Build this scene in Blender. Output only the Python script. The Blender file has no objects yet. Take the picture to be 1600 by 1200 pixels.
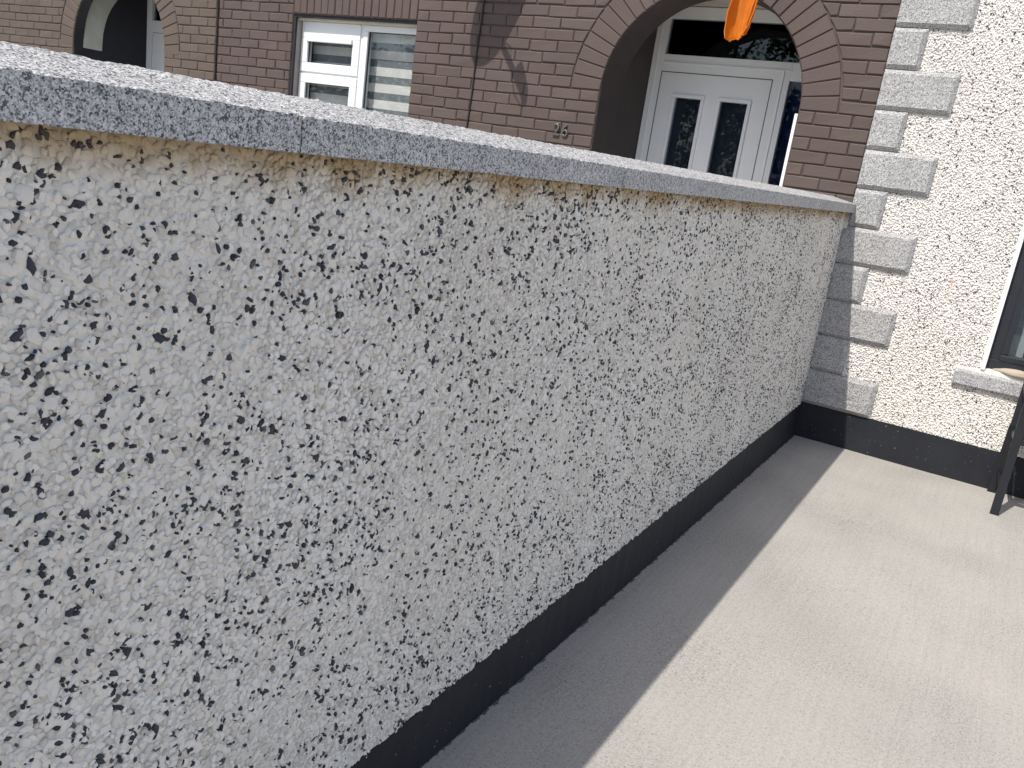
import bpy, bmesh, math, random
import numpy as np
from mathutils import Vector, Matrix, noise
from mathutils.geometry import tessellate_polygon

random.seed(7)
RNG = np.random.default_rng(11)
scene = bpy.context.scene
COL = scene.collection

# ------------------------------------------------------------------ camera
CAM = Vector((0.9087, -5.3433, 1.4380))
RIGHT = Vector((0.84507532, 0.51630275, 0.1388495))
DOWN = Vector((0.25123768, -0.15424321, -0.95555673))
FWD = Vector((-0.47193997, 0.84240163, -0.26006184))
cd = bpy.data.cameras.new('camera')
cam = bpy.data.objects.new('camera', cd)
COL.objects.link(cam)
cam.matrix_world = Matrix(((RIGHT.x, -DOWN.x, -FWD.x, CAM.x),
                           (RIGHT.y, -DOWN.y, -FWD.y, CAM.y),
                           (RIGHT.z, -DOWN.z, -FWD.z, CAM.z),
                           (0, 0, 0, 1)))
cd.sensor_fit = 'HORIZONTAL'
cd.sensor_width = 36.0
cd.lens = 1302.9 / 1600 * 36.0
cd.clip_start = 0.05
cd.clip_end = 3000
scene.camera = cam

# ------------------------------------------------------------------ sky, sun, exposure
SUN_TO = Vector((-0.187, -0.70, 1.0)).normalized()      # towards the sun
SUN_EL = math.asin(SUN_TO.z)
world = bpy.data.worlds.new('World')
scene.world = world
world.use_nodes = True
wn = world.node_tree
sky = wn.nodes.new('ShaderNodeTexSky')
sky.sky_type = 'NISHITA'
sky.sun_disc = False
sky.sun_elevation = SUN_EL
sky.sun_rotation = math.atan2(SUN_TO.x, SUN_TO.y)
sky.air_density = 1.0
sky.dust_density = 2.0
sky.ozone_density = 1.0
bg = wn.nodes['Background']
bg.inputs[1].default_value = 0.143
wn.links.new(sky.outputs[0], bg.inputs[0])
sd = bpy.data.lights.new('sun', 'SUN')
sd.energy = 4.1
sd.angle = math.radians(0.53)
sd.color = (1.0, 0.945, 0.865)
sun = bpy.data.objects.new('sun', sd)
COL.objects.link(sun)
sun.rotation_euler = SUN_TO.to_track_quat('Z', 'Y').to_euler()
sun.location = (-3, -8, 12)
vs = scene.view_settings
vs.view_transform = 'Standard'
vs.look = 'None'
vs.gamma = 1.0
vs.use_curve_mapping = False
vs.exposure = 0.22

# ------------------------------------------------------------------ helpers
def tag(o, label=None, cat=None, group=None, kind=None):
    if label: o['label'] = label
    if cat: o['category'] = cat
    if group: o['group'] = group
    if kind: o['kind'] = kind
    return o

def empty(name, loc=(0, 0, 0), label=None, cat=None, group=None):
    o = bpy.data.objects.new(name, None)
    o.empty_display_size = 0.1
    COL.objects.link(o)
    o.location = loc
    return tag(o, label, cat, group)

def link(name, me, parent=None, loc=None):
    o = bpy.data.objects.new(name, me)
    COL.objects.link(o)
    if parent is not None:
        o.parent = parent
        # parts are modelled in world coordinates
        pl = Vector(parent.location)
        p = parent.parent
        while p is not None:
            pl += p.location
            p = p.parent
        o.location = (Vector(loc) if loc is not None else Vector((0, 0, 0))) - pl
    elif loc is not None:
        o.location = loc
    return o

def mesh_py(name, verts, faces, mats, smooth=False, mi=None):
    me = bpy.data.meshes.new(name)
    me.from_pydata([tuple(v) for v in verts], [], faces)
    for m in (mats if isinstance(mats, (list, tuple)) else [mats]):
        me.materials.append(m)
    if mi is not None:
        me.polygons.foreach_set('material_index', mi)
    if smooth:
        me.polygons.foreach_set('use_smooth', [True] * len(me.polygons))
    me.update()
    return me

def mesh_np(name, V, T, mats, mi=None, smooth=True):
    """triangle mesh straight from arrays"""
    me = bpy.data.meshes.new(name)
    nv, nt = len(V), len(T)
    me.vertices.add(nv)
    me.vertices.foreach_set('co', np.ascontiguousarray(V, dtype=np.float32).ravel())
    me.loops.add(nt * 3)
    me.loops.foreach_set('vertex_index', np.ascontiguousarray(T, dtype=np.int32).ravel())
    me.polygons.add(nt)
    me.polygons.foreach_set('loop_start', np.arange(0, nt * 3, 3, dtype=np.int32))
    try:
        me.polygons.foreach_set('loop_total', np.full(nt, 3, dtype=np.int32))
    except Exception:
        pass
    for m in mats:
        me.materials.append(m)
    if mi is not None:
        me.polygons.foreach_set('material_index', np.ascontiguousarray(mi, dtype=np.int32))
    me.update(calc_edges=True)
    me.polygons.foreach_set('use_smooth', np.full(nt, smooth, dtype=bool))
    me.validate()
    return me

class MB:
    """collects boxes, prisms and tubes into one mesh"""
    def __init__(s): s.v = []; s.f = []
    def add(s, v, f):
        b = len(s.v); s.v += [tuple(p) for p in v]; s.f += [tuple(i + b for i in q) for q in f]; return s
    def box(s, x0, x1, y0, y1, z0, z1):
        v = [(x0, y0, z0), (x1, y0, z0), (x1, y1, z0), (x0, y1, z0), (x0, y0, z1), (x1, y0, z1), (x1, y1, z1), (x0, y1, z1)]
        return s.add(v, [(0, 3, 2, 1), (4, 5, 6, 7), (0, 1, 5, 4), (1, 2, 6, 5), (2, 3, 7, 6), (3, 0, 4, 7)])
    def bar(s, p, q, a, b, up=(0, 0, 1)):
        """rectangular bar from p to q, section a (sideways) x b"""
        p = Vector(p); q = Vector(q); d = (q - p).normalized()
        u = d.cross(Vector(up))
        if u.length < 1e-4: u = d.cross(Vector((1, 0, 0)))
        u.normalize(); w = u.cross(d)
        v = []
        for c in (p, q):
            for su, sw in ((-1, -1), (1, -1), (1, 1), (-1, 1)):
                v.append(c + u * su * a / 2 + w * sw * b / 2)
        return s.add(v, [(3, 2, 1, 0), (4, 5, 6, 7), (0, 1, 5, 4), (1, 2, 6, 5), (2, 3, 7, 6), (3, 0, 4, 7)])
    def tube(s, pts, r, n=8):
        rings = []
        pts = [Vector(p) for p in pts]
        for i, p in enumerate(pts):
            d = (pts[min(i + 1, len(pts) - 1)] - pts[max(i - 1, 0)]).normalized()
            u = d.cross(Vector((0.3, 0.9, 0.2))).normalized(); w = d.cross(u)
            rr = r[i] if isinstance(r, (list, tuple)) else r
            rings.append([p + (u * math.cos(2 * math.pi * k / n) + w * math.sin(2 * math.pi * k / n)) * rr for k in range(n)])
        v = [q for ring in rings for q in ring]
        f = []
        for i in range(len(pts) - 1):
            for k in range(n):
                f.append((i * n + k, i * n + (k + 1) % n, (i + 1) * n + (k + 1) % n, (i + 1) * n + k))
        f.append(tuple(range(n - 1, -1, -1)))
        f.append(tuple((len(pts) - 1) * n + k for k in range(n)))
        return s.add(v, f)
    def build(s, name, mat, parent=None, bevel=0.0, smooth=False):
        me = mesh_py(name, s.v, s.f, mat)
        bm = bmesh.new(); bm.from_mesh(me)
        bmesh.ops.recalc_face_normals(bm, faces=bm.faces)
        if bevel > 0:
            ed = [e for e in bm.edges if len(e.link_faces) == 2 and e.calc_face_angle(0) > 0.7]
            bmesh.ops.bevel(bm, geom=ed, offset=bevel, segments=2, affect='EDGES', profile=0.6, clamp_overlap=True)
        bm.to_mesh(me); bm.free()
        if smooth:
            me.polygons.foreach_set('use_smooth', [True] * len(me.polygons))
        return link(name, me, parent)

def fbm(x, y, z, o=4):
    return noise.fractal(Vector((x, y, z)), 1.0, 2.0, o)

# ------------------------------------------------------------------ materials
def nodes(name):
    m = bpy.data.materials.new(name); m.use_nodes = True
    nt = m.node_tree
    return m, nt, nt.nodes['Principled BSDF']
def N(nt, t, **kw):
    n = nt.nodes.new(t)
    for k, v in kw.items():
        if k.startswith('i_'):
            key = k[2:]
            key = int(key) if key.isdigit() else key.replace('_', ' ')
            n.inputs[key].default_value = v
        else:
            setattr(n, k, v)
    return n
def ramp(nt, fac, stops, interp='LINEAR'):
    r = nt.nodes.new('ShaderNodeValToRGB')
    r.color_ramp.interpolation = interp
    e = r.color_ramp.elements
    while len(e) < len(stops): e.new(0.5)
    for i, (p, c) in enumerate(stops):
        e[i].position = p
        e[i].color = (c[0], c[1], c[2], 1) if isinstance(c, (tuple, list)) else (c, c, c, 1)
    nt.links.new(fac, r.inputs[0])
    return r
def mix(nt, a, b, fac, mode='MIX'):
    m = nt.nodes.new('ShaderNodeMix'); m.data_type = 'RGBA'; m.blend_type = mode
    for s, val in ((6, a), (7, b), (0, fac)):
        if hasattr(val, 'links') or hasattr(val, 'is_output'): nt.links.new(val, m.inputs[s])
        elif s == 0: m.inputs[0].default_value = val
        else: m.inputs[s].default_value = (val[0], val[1], val[2], 1)
    return m.outputs[2]
def mth(nt, op, a, b=None, c=None, clamp=False):
    m = nt.nodes.new('ShaderNodeMath'); m.operation = op; m.use_clamp = clamp
    for i, v in enumerate((a, b, c)):
        if v is None: continue
        if isinstance(v, (int, float)): m.inputs[i].default_value = v
        else: nt.links.new(v, m.inputs[i])
    return m.outputs[0]
def geo_pos(nt):
    g = nt.nodes.new('ShaderNodeNewGeometry'); return g
def nz(nt, vec, scale, detail=3, rough=0.55, dist=0.0):
    n = N(nt, 'ShaderNodeTexNoise'); n.inputs['Scale'].default_value = scale
    n.inputs['Detail'].default_value = detail; n.inputs['Roughness'].default_value = rough
    n.inputs['Distortion'].default_value = dist
    if vec is not None: nt.links.new(vec, n.inputs['Vector'])
    return n.outputs[0]
def scl(nt, vec, s):
    m = N(nt, 'ShaderNodeMapping'); m.inputs['Scale'].default_value = s
    nt.links.new(vec, m.inputs['Vector']); return m.outputs[0]
def bump(nt, b, h, strength=0.5, dist=0.002, prev=None):
    n = N(nt, 'ShaderNodeBump'); n.inputs['Strength'].default_value = strength; n.inputs['Distance'].default_value = dist
    nt.links.new(h, n.inputs['Height'])
    if prev is not None: nt.links.new(prev, n.inputs['Normal'])
    nt.links.new(n.outputs[0], b.inputs['Normal'])
    return n.outputs[0]

def simple(name, col, rough=0.5, spec=0.5, metal=0.0, bump_scale=None, bs=0.2, bd=0.001, var=1.0):
    m, nt, b = nodes(name)
    b.inputs['Roughness'].default_value = rough
    b.inputs['Specular IOR Level'].default_value = spec
    b.inputs['Metallic'].default_value = metal
    g = geo_pos(nt)
    n = nz(nt, g.outputs['Position'], 9.0, 4)
    c = ramp(nt, n, [(0.3, [x * (1 - 0.1 * var) for x in col]), (0.7, [min(1, x * (1 + 0.08 * var)) for x in col])])
    nt.links.new(c.outputs[0], b.inputs['Base Color'])
    if bump_scale:
        bump(nt, b, nz(nt, g.outputs['Position'], bump_scale, 4), bs, bd)
    return m

# where the top of the garden wall carries the tan stain under its coping
def stain_mask(nt, pos):
    sx = N(nt, 'ShaderNodeSeparateXYZ'); nt.links.new(pos, sx.inputs[0])
    a = nz(nt, scl(nt, pos, (1, 1, 0.35)), 9.0, 4, 0.6)
    z = mth(nt, 'ADD', sx.outputs[2], mth(nt, 'MULTIPLY', mth(nt, 'SUBTRACT', a, 0.5), 0.13))
    mr = N(nt, 'ShaderNodeMapRange'); mr.interpolation_type = 'SMOOTHSTEP'
    mr.inputs['From Min'].default_value = 1.335; mr.inputs['From Max'].default_value = 1.405
    nt.links.new(z, mr.inputs['Value'])
    lim = mth(nt, 'LESS_THAN', sx.outputs[2], 1.41)
    gar = mth(nt, 'LESS_THAN', sx.outputs[0], 0.02)      # the garden wall only
    return mth(nt, 'MULTIPLY', mth(nt, 'MULTIPLY', mr.outputs[0], lim), gar)

def mat_pebble_pale(name='pale_pebble', tint=(1, 1, 1)):
    m, nt, b = nodes(name)
    g = geo_pos(nt); pos = g.outputs['Position']
    r = g.outputs['Random Per Island']
    c = ramp(nt, r, [(0.0, (0.65, 0.60, 0.54)), (0.3, (0.81, 0.765, 0.705)), (0.75, (0.865, 0.825, 0.77)), (0.97, (0.90, 0.865, 0.815)),
                     (0.985, (0.72, 0.69, 0.63)), (1.0, (0.60, 0.55, 0.46))])
    big = ramp(nt, nz(nt, pos, 2.2, 4), [(0.35, [a * b for a, b in zip((0.93, 0.92, 0.905), tint)]), (0.65, tint)])
    c1 = mix(nt, c.outputs[0], big.outputs[0], 1.0, 'MULTIPLY')
    fine = ramp(nt, nz(nt, pos, 260, 3), [(0.3, (0.93, 0.925, 0.915)), (0.7, (1.0, 1.0, 1.0))])
    c1 = mix(nt, c1, fine.outputs[0], 1.0, 'MULTIPLY')
    st = stain_mask(nt, pos)
    c2 = mix(nt, c1, (0.60, 0.47, 0.31), 1.0, 'MULTIPLY')
    c3 = mix(nt, c1, c2, st)
    # one rust spot with a run below it on the white house
    sx = N(nt, 'ShaderNodeSeparateXYZ'); nt.links.new(pos, sx.inputs[0])
    jx = mth(nt, 'ADD', sx.outputs[0], mth(nt, 'MULTIPLY', mth(nt, 'SUBTRACT', nz(nt, pos, 60, 2), 0.5), 0.03))
    dx = mth(nt, 'MULTIPLY', mth(nt, 'ABSOLUTE', mth(nt, 'SUBTRACT', jx, 0.637)), 75.0)
    up = mth(nt, 'SUBTRACT', sx.outputs[2], 1.118)
    dz = mth(nt, 'MAXIMUM', mth(nt, 'MULTIPLY', up, 90.0), mth(nt, 'MULTIPLY', up, -7.5))
    rust = mth(nt, 'SUBTRACT', 1.0, mth(nt, 'ADD', dx, dz), clamp=True)
    c3 = mix(nt, c3, (0.62, 0.27, 0.06), mth(nt, 'MULTIPLY', rust, 0.9))
    nt.links.new(c3, b.inputs['Base Color'])
    b.inputs['Roughness'].default_value = 0.72
    b.inputs['Specular IOR Level'].default_value = 0.3
    bump(nt, b, nz(nt, pos, 320, 3), 0.35, 0.0008)
    return m
def mat_pebble_dark():
    m, nt, b = nodes('dark_pebble')
    g = geo_pos(nt); pos = g.outputs['Position']
    c = ramp(nt, g.outputs['Random Per Island'], [(0.0, (0.020, 0.022, 0.031)), (0.6, (0.034, 0.037, 0.050)), (0.88, (0.060, 0.063, 0.075)), (1.0, (0.13, 0.125, 0.12))])
    st = stain_mask(nt, pos)
    c2 = mix(nt, c.outputs[0], (0.085, 0.052, 0.032), mth(nt, 'MULTIPLY', st, 0.55))
    nt.links.new(c2, b.inputs['Base Color'])
    b.inputs['Roughness'].default_value = 0.5
    b.inputs['Specular IOR Level'].default_value = 0.4
    bump(nt, b, nz(nt, pos, 420, 3), 0.4, 0.0008)
    return m
def mat_render():
    """white cement the chips are thrown into; far off it carries the chips' relief"""
    m, nt, b = nodes('cream_render')
    g = geo_pos(nt); pos = g.outputs['Position']
    n = nz(nt, pos, 60, 5)
    c = ramp(nt, n, [(0.3, (0.66, 0.63, 0.58)), (0.7, (0.79, 0.76, 0.71))])
    st = stain_mask(nt, pos)
    c2 = mix(nt, c.outputs[0], (0.58, 0.45, 0.30), 1.0, 'MULTIPLY')
    c3 = mix(nt, c.outputs[0], c2, mth(nt, 'MULTIPLY', st, 0.9))
    nt.links.new(c3, b.inputs['Base Color'])
    b.inputs['Roughness'].default_value = 0.85
    v = N(nt, 'ShaderNodeTexVoronoi'); v.inputs['Scale'].default_value = 120; nt.links.new(pos, v.inputs['Vector'])
    p = bump(nt, b, v.outputs['Distance'], 0.5, 0.003)
    bump(nt, b, nz(nt, pos, 300, 4), 0.35, 0.001, p)
    return m
def mat_granite(name, light=1.0, rough_bump=0.0, tint=(1, 1, 1)):
    m, nt, b = nodes(name)
    tc = N(nt, 'ShaderNodeTexCoord'); g = geo_pos(nt); pos = g.outputs['Position']
    def L(*c): return tuple(min(1, x * light * t) for x, t in zip(c, tint))
    v = N(nt, 'ShaderNodeTexVoronoi'); v.inputs['Scale'].default_value = 480
    d = N(nt, 'ShaderNodeVectorMath'); d.operation = 'ADD'
    nn = N(nt, 'ShaderNodeTexNoise'); nn.inputs['Scale'].default_value = 240; nt.links.new(pos, nn.inputs['Vector'])
    sc = N(nt, 'ShaderNodeVectorMath'); sc.operation = 'SCALE'; sc.inputs['Scale'].default_value = 0.004
    nt.links.new(nn.outputs['Color'], sc.inputs[0]); nt.links.new(pos, d.inputs[0]); nt.links.new(sc.outputs[0], d.inputs[1])
    nt.links.new(d.outputs[0], v.inputs['Vector'])
    sp = N(nt, 'ShaderNodeSeparateColor'); nt.links.new(v.outputs['Color'], sp.inputs[0])
    clump = nz(nt, pos, 120, 3)
    f = mth(nt, 'ADD', mth(nt, 'MULTIPLY', sp.outputs[0], 0.72), mth(nt, 'MULTIPLY', mth(nt, 'SUBTRACT', clump, 0.36), 0.75))
    c = ramp(nt, f, [(0.10, L(0.075, 0.078, 0.088)), (0.22, L(0.20, 0.205, 0.22)), (0.38, L(0.36, 0.362, 0.372)), (0.58, L(0.50, 0.50, 0.505)), (0.85, L(0.66, 0.655, 0.65))])
    v2 = N(nt, 'ShaderNodeTexVoronoi'); v2.inputs['Scale'].default_value = 330; nt.links.new(d.outputs[0], v2.inputs['Vector'])
    sp2 = N(nt, 'ShaderNodeSeparateColor'); nt.links.new(v2.outputs['Color'], sp2.inputs[0])
    k = mth(nt, 'GREATER_THAN', sp2.outputs[1], 0.90)
    c2 = mix(nt, c.outputs[0], L(0.055, 0.057, 0.065), mth(nt, 'MULTIPLY', k, 0.85))
    big = ramp(nt, nz(nt, pos, 5, 3), [(0.35, 0.90), (0.65, 1.0)])
    c3 = mix(nt, c2, big.outputs[0], 1.0, 'MULTIPLY')
    nt.links.new(c3, b.inputs['Base Color'])
    b.inputs['Roughness'].default_value = 0.72
    b.inputs['Specular IOR Level'].default_value = 0.35
    h = mth(nt, 'ADD', nz(nt, pos, 160, 4), mth(nt, 'MULTIPLY', sp.outputs[0], 0.3))
    bump(nt, b, h, 0.25 + rough_bump, 0.0015 + rough_bump * 0.003)
    return m
def mat_concrete():
    m, nt, b = nodes('brushed_concrete')
    g = geo_pos(nt); pos = g.outputs['Position']
    big = ramp(nt, nz(nt, pos, 1.3, 5, 0.6), [(0.32, (0.348, 0.335, 0.312)), (0.5, (0.368, 0.354, 0.330)), (0.7, (0.388, 0.374, 0.349))])
    warm = ramp(nt, nz(nt, pos, 2.7, 2), [(0.52, (1, 1, 1)), (0.75, (1.015, 0.992, 0.978))])
    c0 = mix(nt, big.outputs[0], warm.outputs[0], 1.0, 'MULTIPLY')
    # brush strokes, slightly wandering, along the wall
    wob = N(nt, 'ShaderNodeTexNoise'); wob.inputs['Scale'].default_value = 0.9; wob.inputs['Detail'].default_value = 2; nt.links.new(pos, wob.inputs['Vector'])
    sv = N(nt, 'ShaderNodeVectorMath'); sv.operation = 'SCALE'; sv.inputs['Scale'].default_value = 0.07; nt.links.new(wob.outputs['Color'], sv.inputs[0])
    ad = N(nt, 'ShaderNodeVectorMath'); ad.operation = 'ADD'; nt.links.new(pos, ad.inputs[0]); nt.links.new(sv.outputs[0], ad.inputs[1])
    streak = mth(nt, 'ADD', mth(nt, 'MULTIPLY', nz(nt, scl(nt, ad.outputs[0], (150, 2.5, 1)), 1.0, 3, 0.6), 0.5), mth(nt, 'MULTIPLY', nz(nt, scl(nt, ad.outputs[0], (62, 1.6, 1)), 1.0, 2, 0.5), 0.5))
    s1 = ramp(nt, streak, [(0.36, 0.925), (0.5, 0.995), (0.64, 1.03)])
    c1 = mix(nt, c0, s1.outputs[0], 0.75, 'MULTIPLY')
    # pin holes
    pits = nz(nt, pos, 150, 4, 0.7)
    dens = nz(nt, pos, 2.0, 3)
    pf = mth(nt, 'ADD', pits, mth(nt, 'MULTIPLY', mth(nt, 'SUBTRACT', dens, 0.5), -0.22))
    p1 = ramp(nt, pf, [(0.31, 0.34), (0.40, 0.76), (0.48, 0.97), (0.66, 1.10)])
    c2 = mix(nt, c1, p1.outputs[0], 0.8, 'MULTIPLY')
    gr2 = ramp(nt, nz(nt, pos, 62, 3, 0.6), [(0.30, 0.86), (0.48, 1.0), (0.7, 1.05)])
    c2 = mix(nt, c2, gr2.outputs[0], 0.8, 'MULTIPLY')
    # paint and dirt along the foot of the black plinth
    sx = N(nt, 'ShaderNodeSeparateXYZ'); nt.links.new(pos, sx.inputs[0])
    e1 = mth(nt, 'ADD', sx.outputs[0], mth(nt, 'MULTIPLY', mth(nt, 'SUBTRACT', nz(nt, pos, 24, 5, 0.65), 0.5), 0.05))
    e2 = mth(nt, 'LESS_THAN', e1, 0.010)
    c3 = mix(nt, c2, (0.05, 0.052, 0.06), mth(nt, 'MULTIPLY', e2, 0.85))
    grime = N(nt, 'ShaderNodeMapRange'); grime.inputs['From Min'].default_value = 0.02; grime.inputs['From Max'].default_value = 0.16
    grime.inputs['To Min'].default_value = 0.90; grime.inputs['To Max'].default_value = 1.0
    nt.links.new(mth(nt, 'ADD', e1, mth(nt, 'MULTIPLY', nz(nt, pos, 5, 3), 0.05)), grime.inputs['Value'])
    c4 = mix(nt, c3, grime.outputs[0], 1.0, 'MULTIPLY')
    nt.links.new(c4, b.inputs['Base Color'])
    b.inputs['Roughness'].default_value = 0.9
    b.inputs['Specular IOR Level'].default_value = 0.25
    p = bump(nt, b, streak, 0.35, 0.0018)
    p = bump(nt, b, p1.outputs[0], 0.5, 0.0016, p)
    bump(nt, b, nz(nt, pos, 420, 2), 0.4, 0.0012, p)
    return m
def mat_paint_brick(name, col):
    m, nt, b = nodes(name)
    g = geo_pos(nt); pos = g.outputs['Position']
    n = nz(nt, pos, 3.0, 4)
    c = ramp(nt, n, [(0.3, [x * 0.93 for x in col]), (0.7, [x * 1.06 for x in col])])
    oi = N(nt, 'ShaderNodeObjectInfo')
    rr = ramp(nt, oi.outputs['Random'], [(0.0, 0.94), (1.0, 1.05)])
    c1 = mix(nt, c.outputs[0], rr.outputs[0], 1.0, 'MULTIPLY')
    sp = ramp(nt, nz(nt, scl(nt, pos, (1, 1, 2.5)), 55, 4, 0.6), [(0.28, 0.86), (0.42, 1.0), (0.72, 1.03)])
    c2 = mix(nt, c1, sp.outputs[0], 1.0, 'MULTIPLY')
    nt.links.new(c2, b.inputs['Base Color'])
    b.inputs['Roughness'].default_value = 0.62
    b.inputs['Specular IOR Level'].default_value = 0.35
    p = bump(nt, b, nz(nt, scl(nt, pos, (1, 1, 1.8)), 45, 5, 0.6), 0.45, 0.0035)
    bump(nt, b, nz(nt, pos, 300, 2), 0.2, 0.0008, p)
    return m
def mat_black_plinth():
    m, nt, b = nodes('black_masonry_paint')
    g = geo_pos(nt); pos = g.outputs['Position']
    c = ramp(nt, nz(nt, pos, 4, 4), [(0.3, (0.013, 0.0145, 0.020)), (0.7, (0.019, 0.021, 0.027))])
    fl = ramp(nt, nz(nt, pos, 95, 2, 0.4), [(0.745, 0.0), (0.77, 1.0)])
    sc = ramp(nt, nz(nt, scl(nt, pos, (1, 1, 3)), 34, 3, 0.5), [(0.735, 0.0), (0.78, 0.6)])
    k = mth(nt, 'MAXIMUM', fl.outputs[0], sc.outputs[0])
    c2 = mix(nt, c.outputs[0], (0.34, 0.34, 0.34), mth(nt, 'MULTIPLY', k, 0.7))
    nt.links.new(c2, b.inputs['Base Color'])
    b.inputs['Roughness'].default_value = 0.6
    b.inputs['Specular IOR Level'].default_value = 0.3
    p = bump(nt, b, nz(nt, pos, 28, 5, 0.6), 0.4, 0.004)
    bump(nt, b, nz(nt, pos, 190, 3), 0.3, 0.001, p)
    return m
def mat_glass(name, tint=(0.86, 0.9, 0.9), boost=1.9):
    m, nt, b = nodes(name)
    nt.nodes.remove(b)
    out = nt.nodes['Material Output']
    fr = N(nt, 'ShaderNodeFresnel'); fr.inputs['IOR'].default_value = 1.5
    g = geo_pos(nt)
    f = mth(nt, 'MULTIPLY', fr.outputs[0], boost, clamp=True)
    f = mth(nt, 'MULTIPLY', f, mth(nt, 'SUBTRACT', 1.0, g.outputs['Backfacing']))
    tr = N(nt, 'ShaderNodeBsdfTransparent'); tr.inputs[0].default_value = (*tint, 1)
    gl = N(nt, 'ShaderNodeBsdfGlossy'); gl.inputs['Roughness'].default_value = 0.012
    gl.inputs[0].default_value = (0.82, 0.91, 1, 1)
    g = geo_pos(nt)
    bp = N(nt, 'ShaderNodeBump'); bp.inputs['Strength'].default_value = 0.05; bp.inputs['Distance'].default_value = 0.004
    nt.links.new(nz(nt, g.outputs['Position'], 2.5, 1), bp.inputs['Height'])
    nt.links.new(bp.outputs[0], gl.inputs['Normal'])
    mx = N(nt, 'ShaderNodeMixShader')
    nt.links.new(f, mx.inputs[0]); nt.links.new(tr.outputs[0], mx.inputs[1]); nt.links.new(gl.outputs[0], mx.inputs[2])
    nt.links.new(mx.outputs[0], out.inputs[0])
    return m
def mat_cloth(name, col, trans=0.45):
    m, nt, b = nodes(name)
    out = nt.nodes['Material Output']
    b.inputs['Base Color'].default_value = (*col, 1); b.inputs['Roughness'].default_value = 0.6
    t = N(nt, 'ShaderNodeBsdfTranslucent'); t.inputs[0].default_value = (*col, 1)
    mx = N(nt, 'ShaderNodeMixShader'); mx.inputs[0].default_value = trans
    nt.links.new(b.outputs[0], mx.inputs[1]); nt.links.new(t.outputs[0], mx.inputs[2]); nt.links.new(mx.outputs[0], out.inputs[0])
    g = geo_pos(nt)
    bump(nt, b, nz(nt, g.outputs['Position'], 700, 1), 0.15, 0.0005)
    return m

M_PALE = mat_pebble_pale(); M_PALE2 = mat_pebble_pale('white_pebble', (0.975, 1.0, 1.04)); M_DARK = mat_pebble_dark(); M_RENDER = mat_render()
M_GRAN = mat_granite('grey_granite', 1.08, 0.0, (1.0, 0.99, 0.985))
M_FLAME = mat_granite('flamed_granite', 0.98, 0.30, (1.01, 1.0, 0.975))
M_SILL = mat_granite('sill_granite', 1.0, 0.1)
M_CONC = mat_concrete()
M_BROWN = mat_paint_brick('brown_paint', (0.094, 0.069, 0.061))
M_BROWN2 = mat_paint_brick('tan_brown_paint', (0.108, 0.083, 0.067))
M_BLACK = mat_black_plinth()
M_UPVC = simple('white_upvc', (0.74, 0.76, 0.77), 0.3, 0.5, var=0.15)
M_DOORW = simple('white_door', (0.84, 0.85, 0.85), 0.35, 0.5, var=0.15)
M_CREAM = simple('cream_soffit', (0.60, 0.56, 0.47), 0.7, 0.3)
M_TRIM = simple('grey_trim', (0.34, 0.31, 0.29), 0.7, 0.3, bump_scale=90)
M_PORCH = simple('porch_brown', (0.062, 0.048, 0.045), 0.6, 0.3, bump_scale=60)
M_PORCHB = simple('porch_black', (0.028, 0.028, 0.034), 0.6, 0.3, bump_scale=60)
M_DARKROOM = simple('dark_room', (0.05, 0.05, 0.055), 0.9, 0.1)
M_GLASS = mat_glass('clear_glazing', (0.90, 0.905, 0.905), 2.0)
M_DGLASS = mat_glass('dark_glazing', (0.62, 0.66, 0.70), 1.15)
M_BGLASS = mat_glass('blue_glazing', (0.50, 0.58, 0.72), 0.7)
M_BLUE = simple('blue_backing', (0.06, 0.082, 0.145), 0.6, 0.3)
M_PANEBACK = simple('blue_grey_backing', (0.085, 0.10, 0.125), 0.6, 0.3)
M_PALEBAND = simple('pale_green_band', (0.52, 0.53, 0.45), 0.7, 0.3)  # pale tone of the curved band in the left porch
M_SHEER = simple('sheer_band', (0.20, 0.225, 0.245), 0.8, 0.2)
M_BAND = simple('cream_band', (0.74, 0.74, 0.72), 0.8, 0.2)
M_ANTH = simple('anthracite_upvc', (0.022, 0.024, 0.031), 0.35, 0.5)
M_WHITEBEAD = simple('white_bead', (0.80, 0.80, 0.79), 0.5, 0.4)
M_CHAIR = simple('black_powder_coat', (0.012, 0.014, 0.019), 0.42, 0.5)
M_SLING = simple('charcoal_mesh', (0.030, 0.033, 0.038), 0.7, 0.3, bump_scale=400, bs=0.5)
M_CABLE = simple('black_cable', (0.018, 0.014, 0.014), 0.5, 0.4)
M_STEEL = simple('numeral_steel', (0.26, 0.26, 0.235), 0.32, 0.5, metal=0.9)
M_DISH = simple('grey_dish', (0.28, 0.29, 0.30), 0.5, 0.4)
M_ORANGE = mat_cloth('orange_cloth', (0.72, 0.215, 0.010), 0.28)
M_WOOD = simple('beige_stone', (0.40, 0.35, 0.27), 0.7, 0.3, bump_scale=120)
M_ASPH = simple('asphalt', (0.055, 0.055, 0.056), 0.9, 0.2, bump_scale=200, bs=0.4, bd=0.003)
M_GROUND = simple('pale_paving', (0.42, 0.41, 0.39), 0.9, 0.2, bump_scale=120, bs=0.4, bd=0.002)
M_KERB = simple('kerb_concrete', (0.35, 0.34, 0.32), 0.9, 0.2, bump_scale=120)
M_BARK = simple('bark', (0.07, 0.055, 0.04), 0.9, 0.2, bump_scale=40, bs=0.6, bd=0.02)
M_LEAF = mat_cloth('leaf', (0.055, 0.095, 0.028), 0.35)
M_ROOF = simple('roof_tile', (0.07, 0.06, 0.058), 0.8, 0.2, bump_scale=30)

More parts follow.
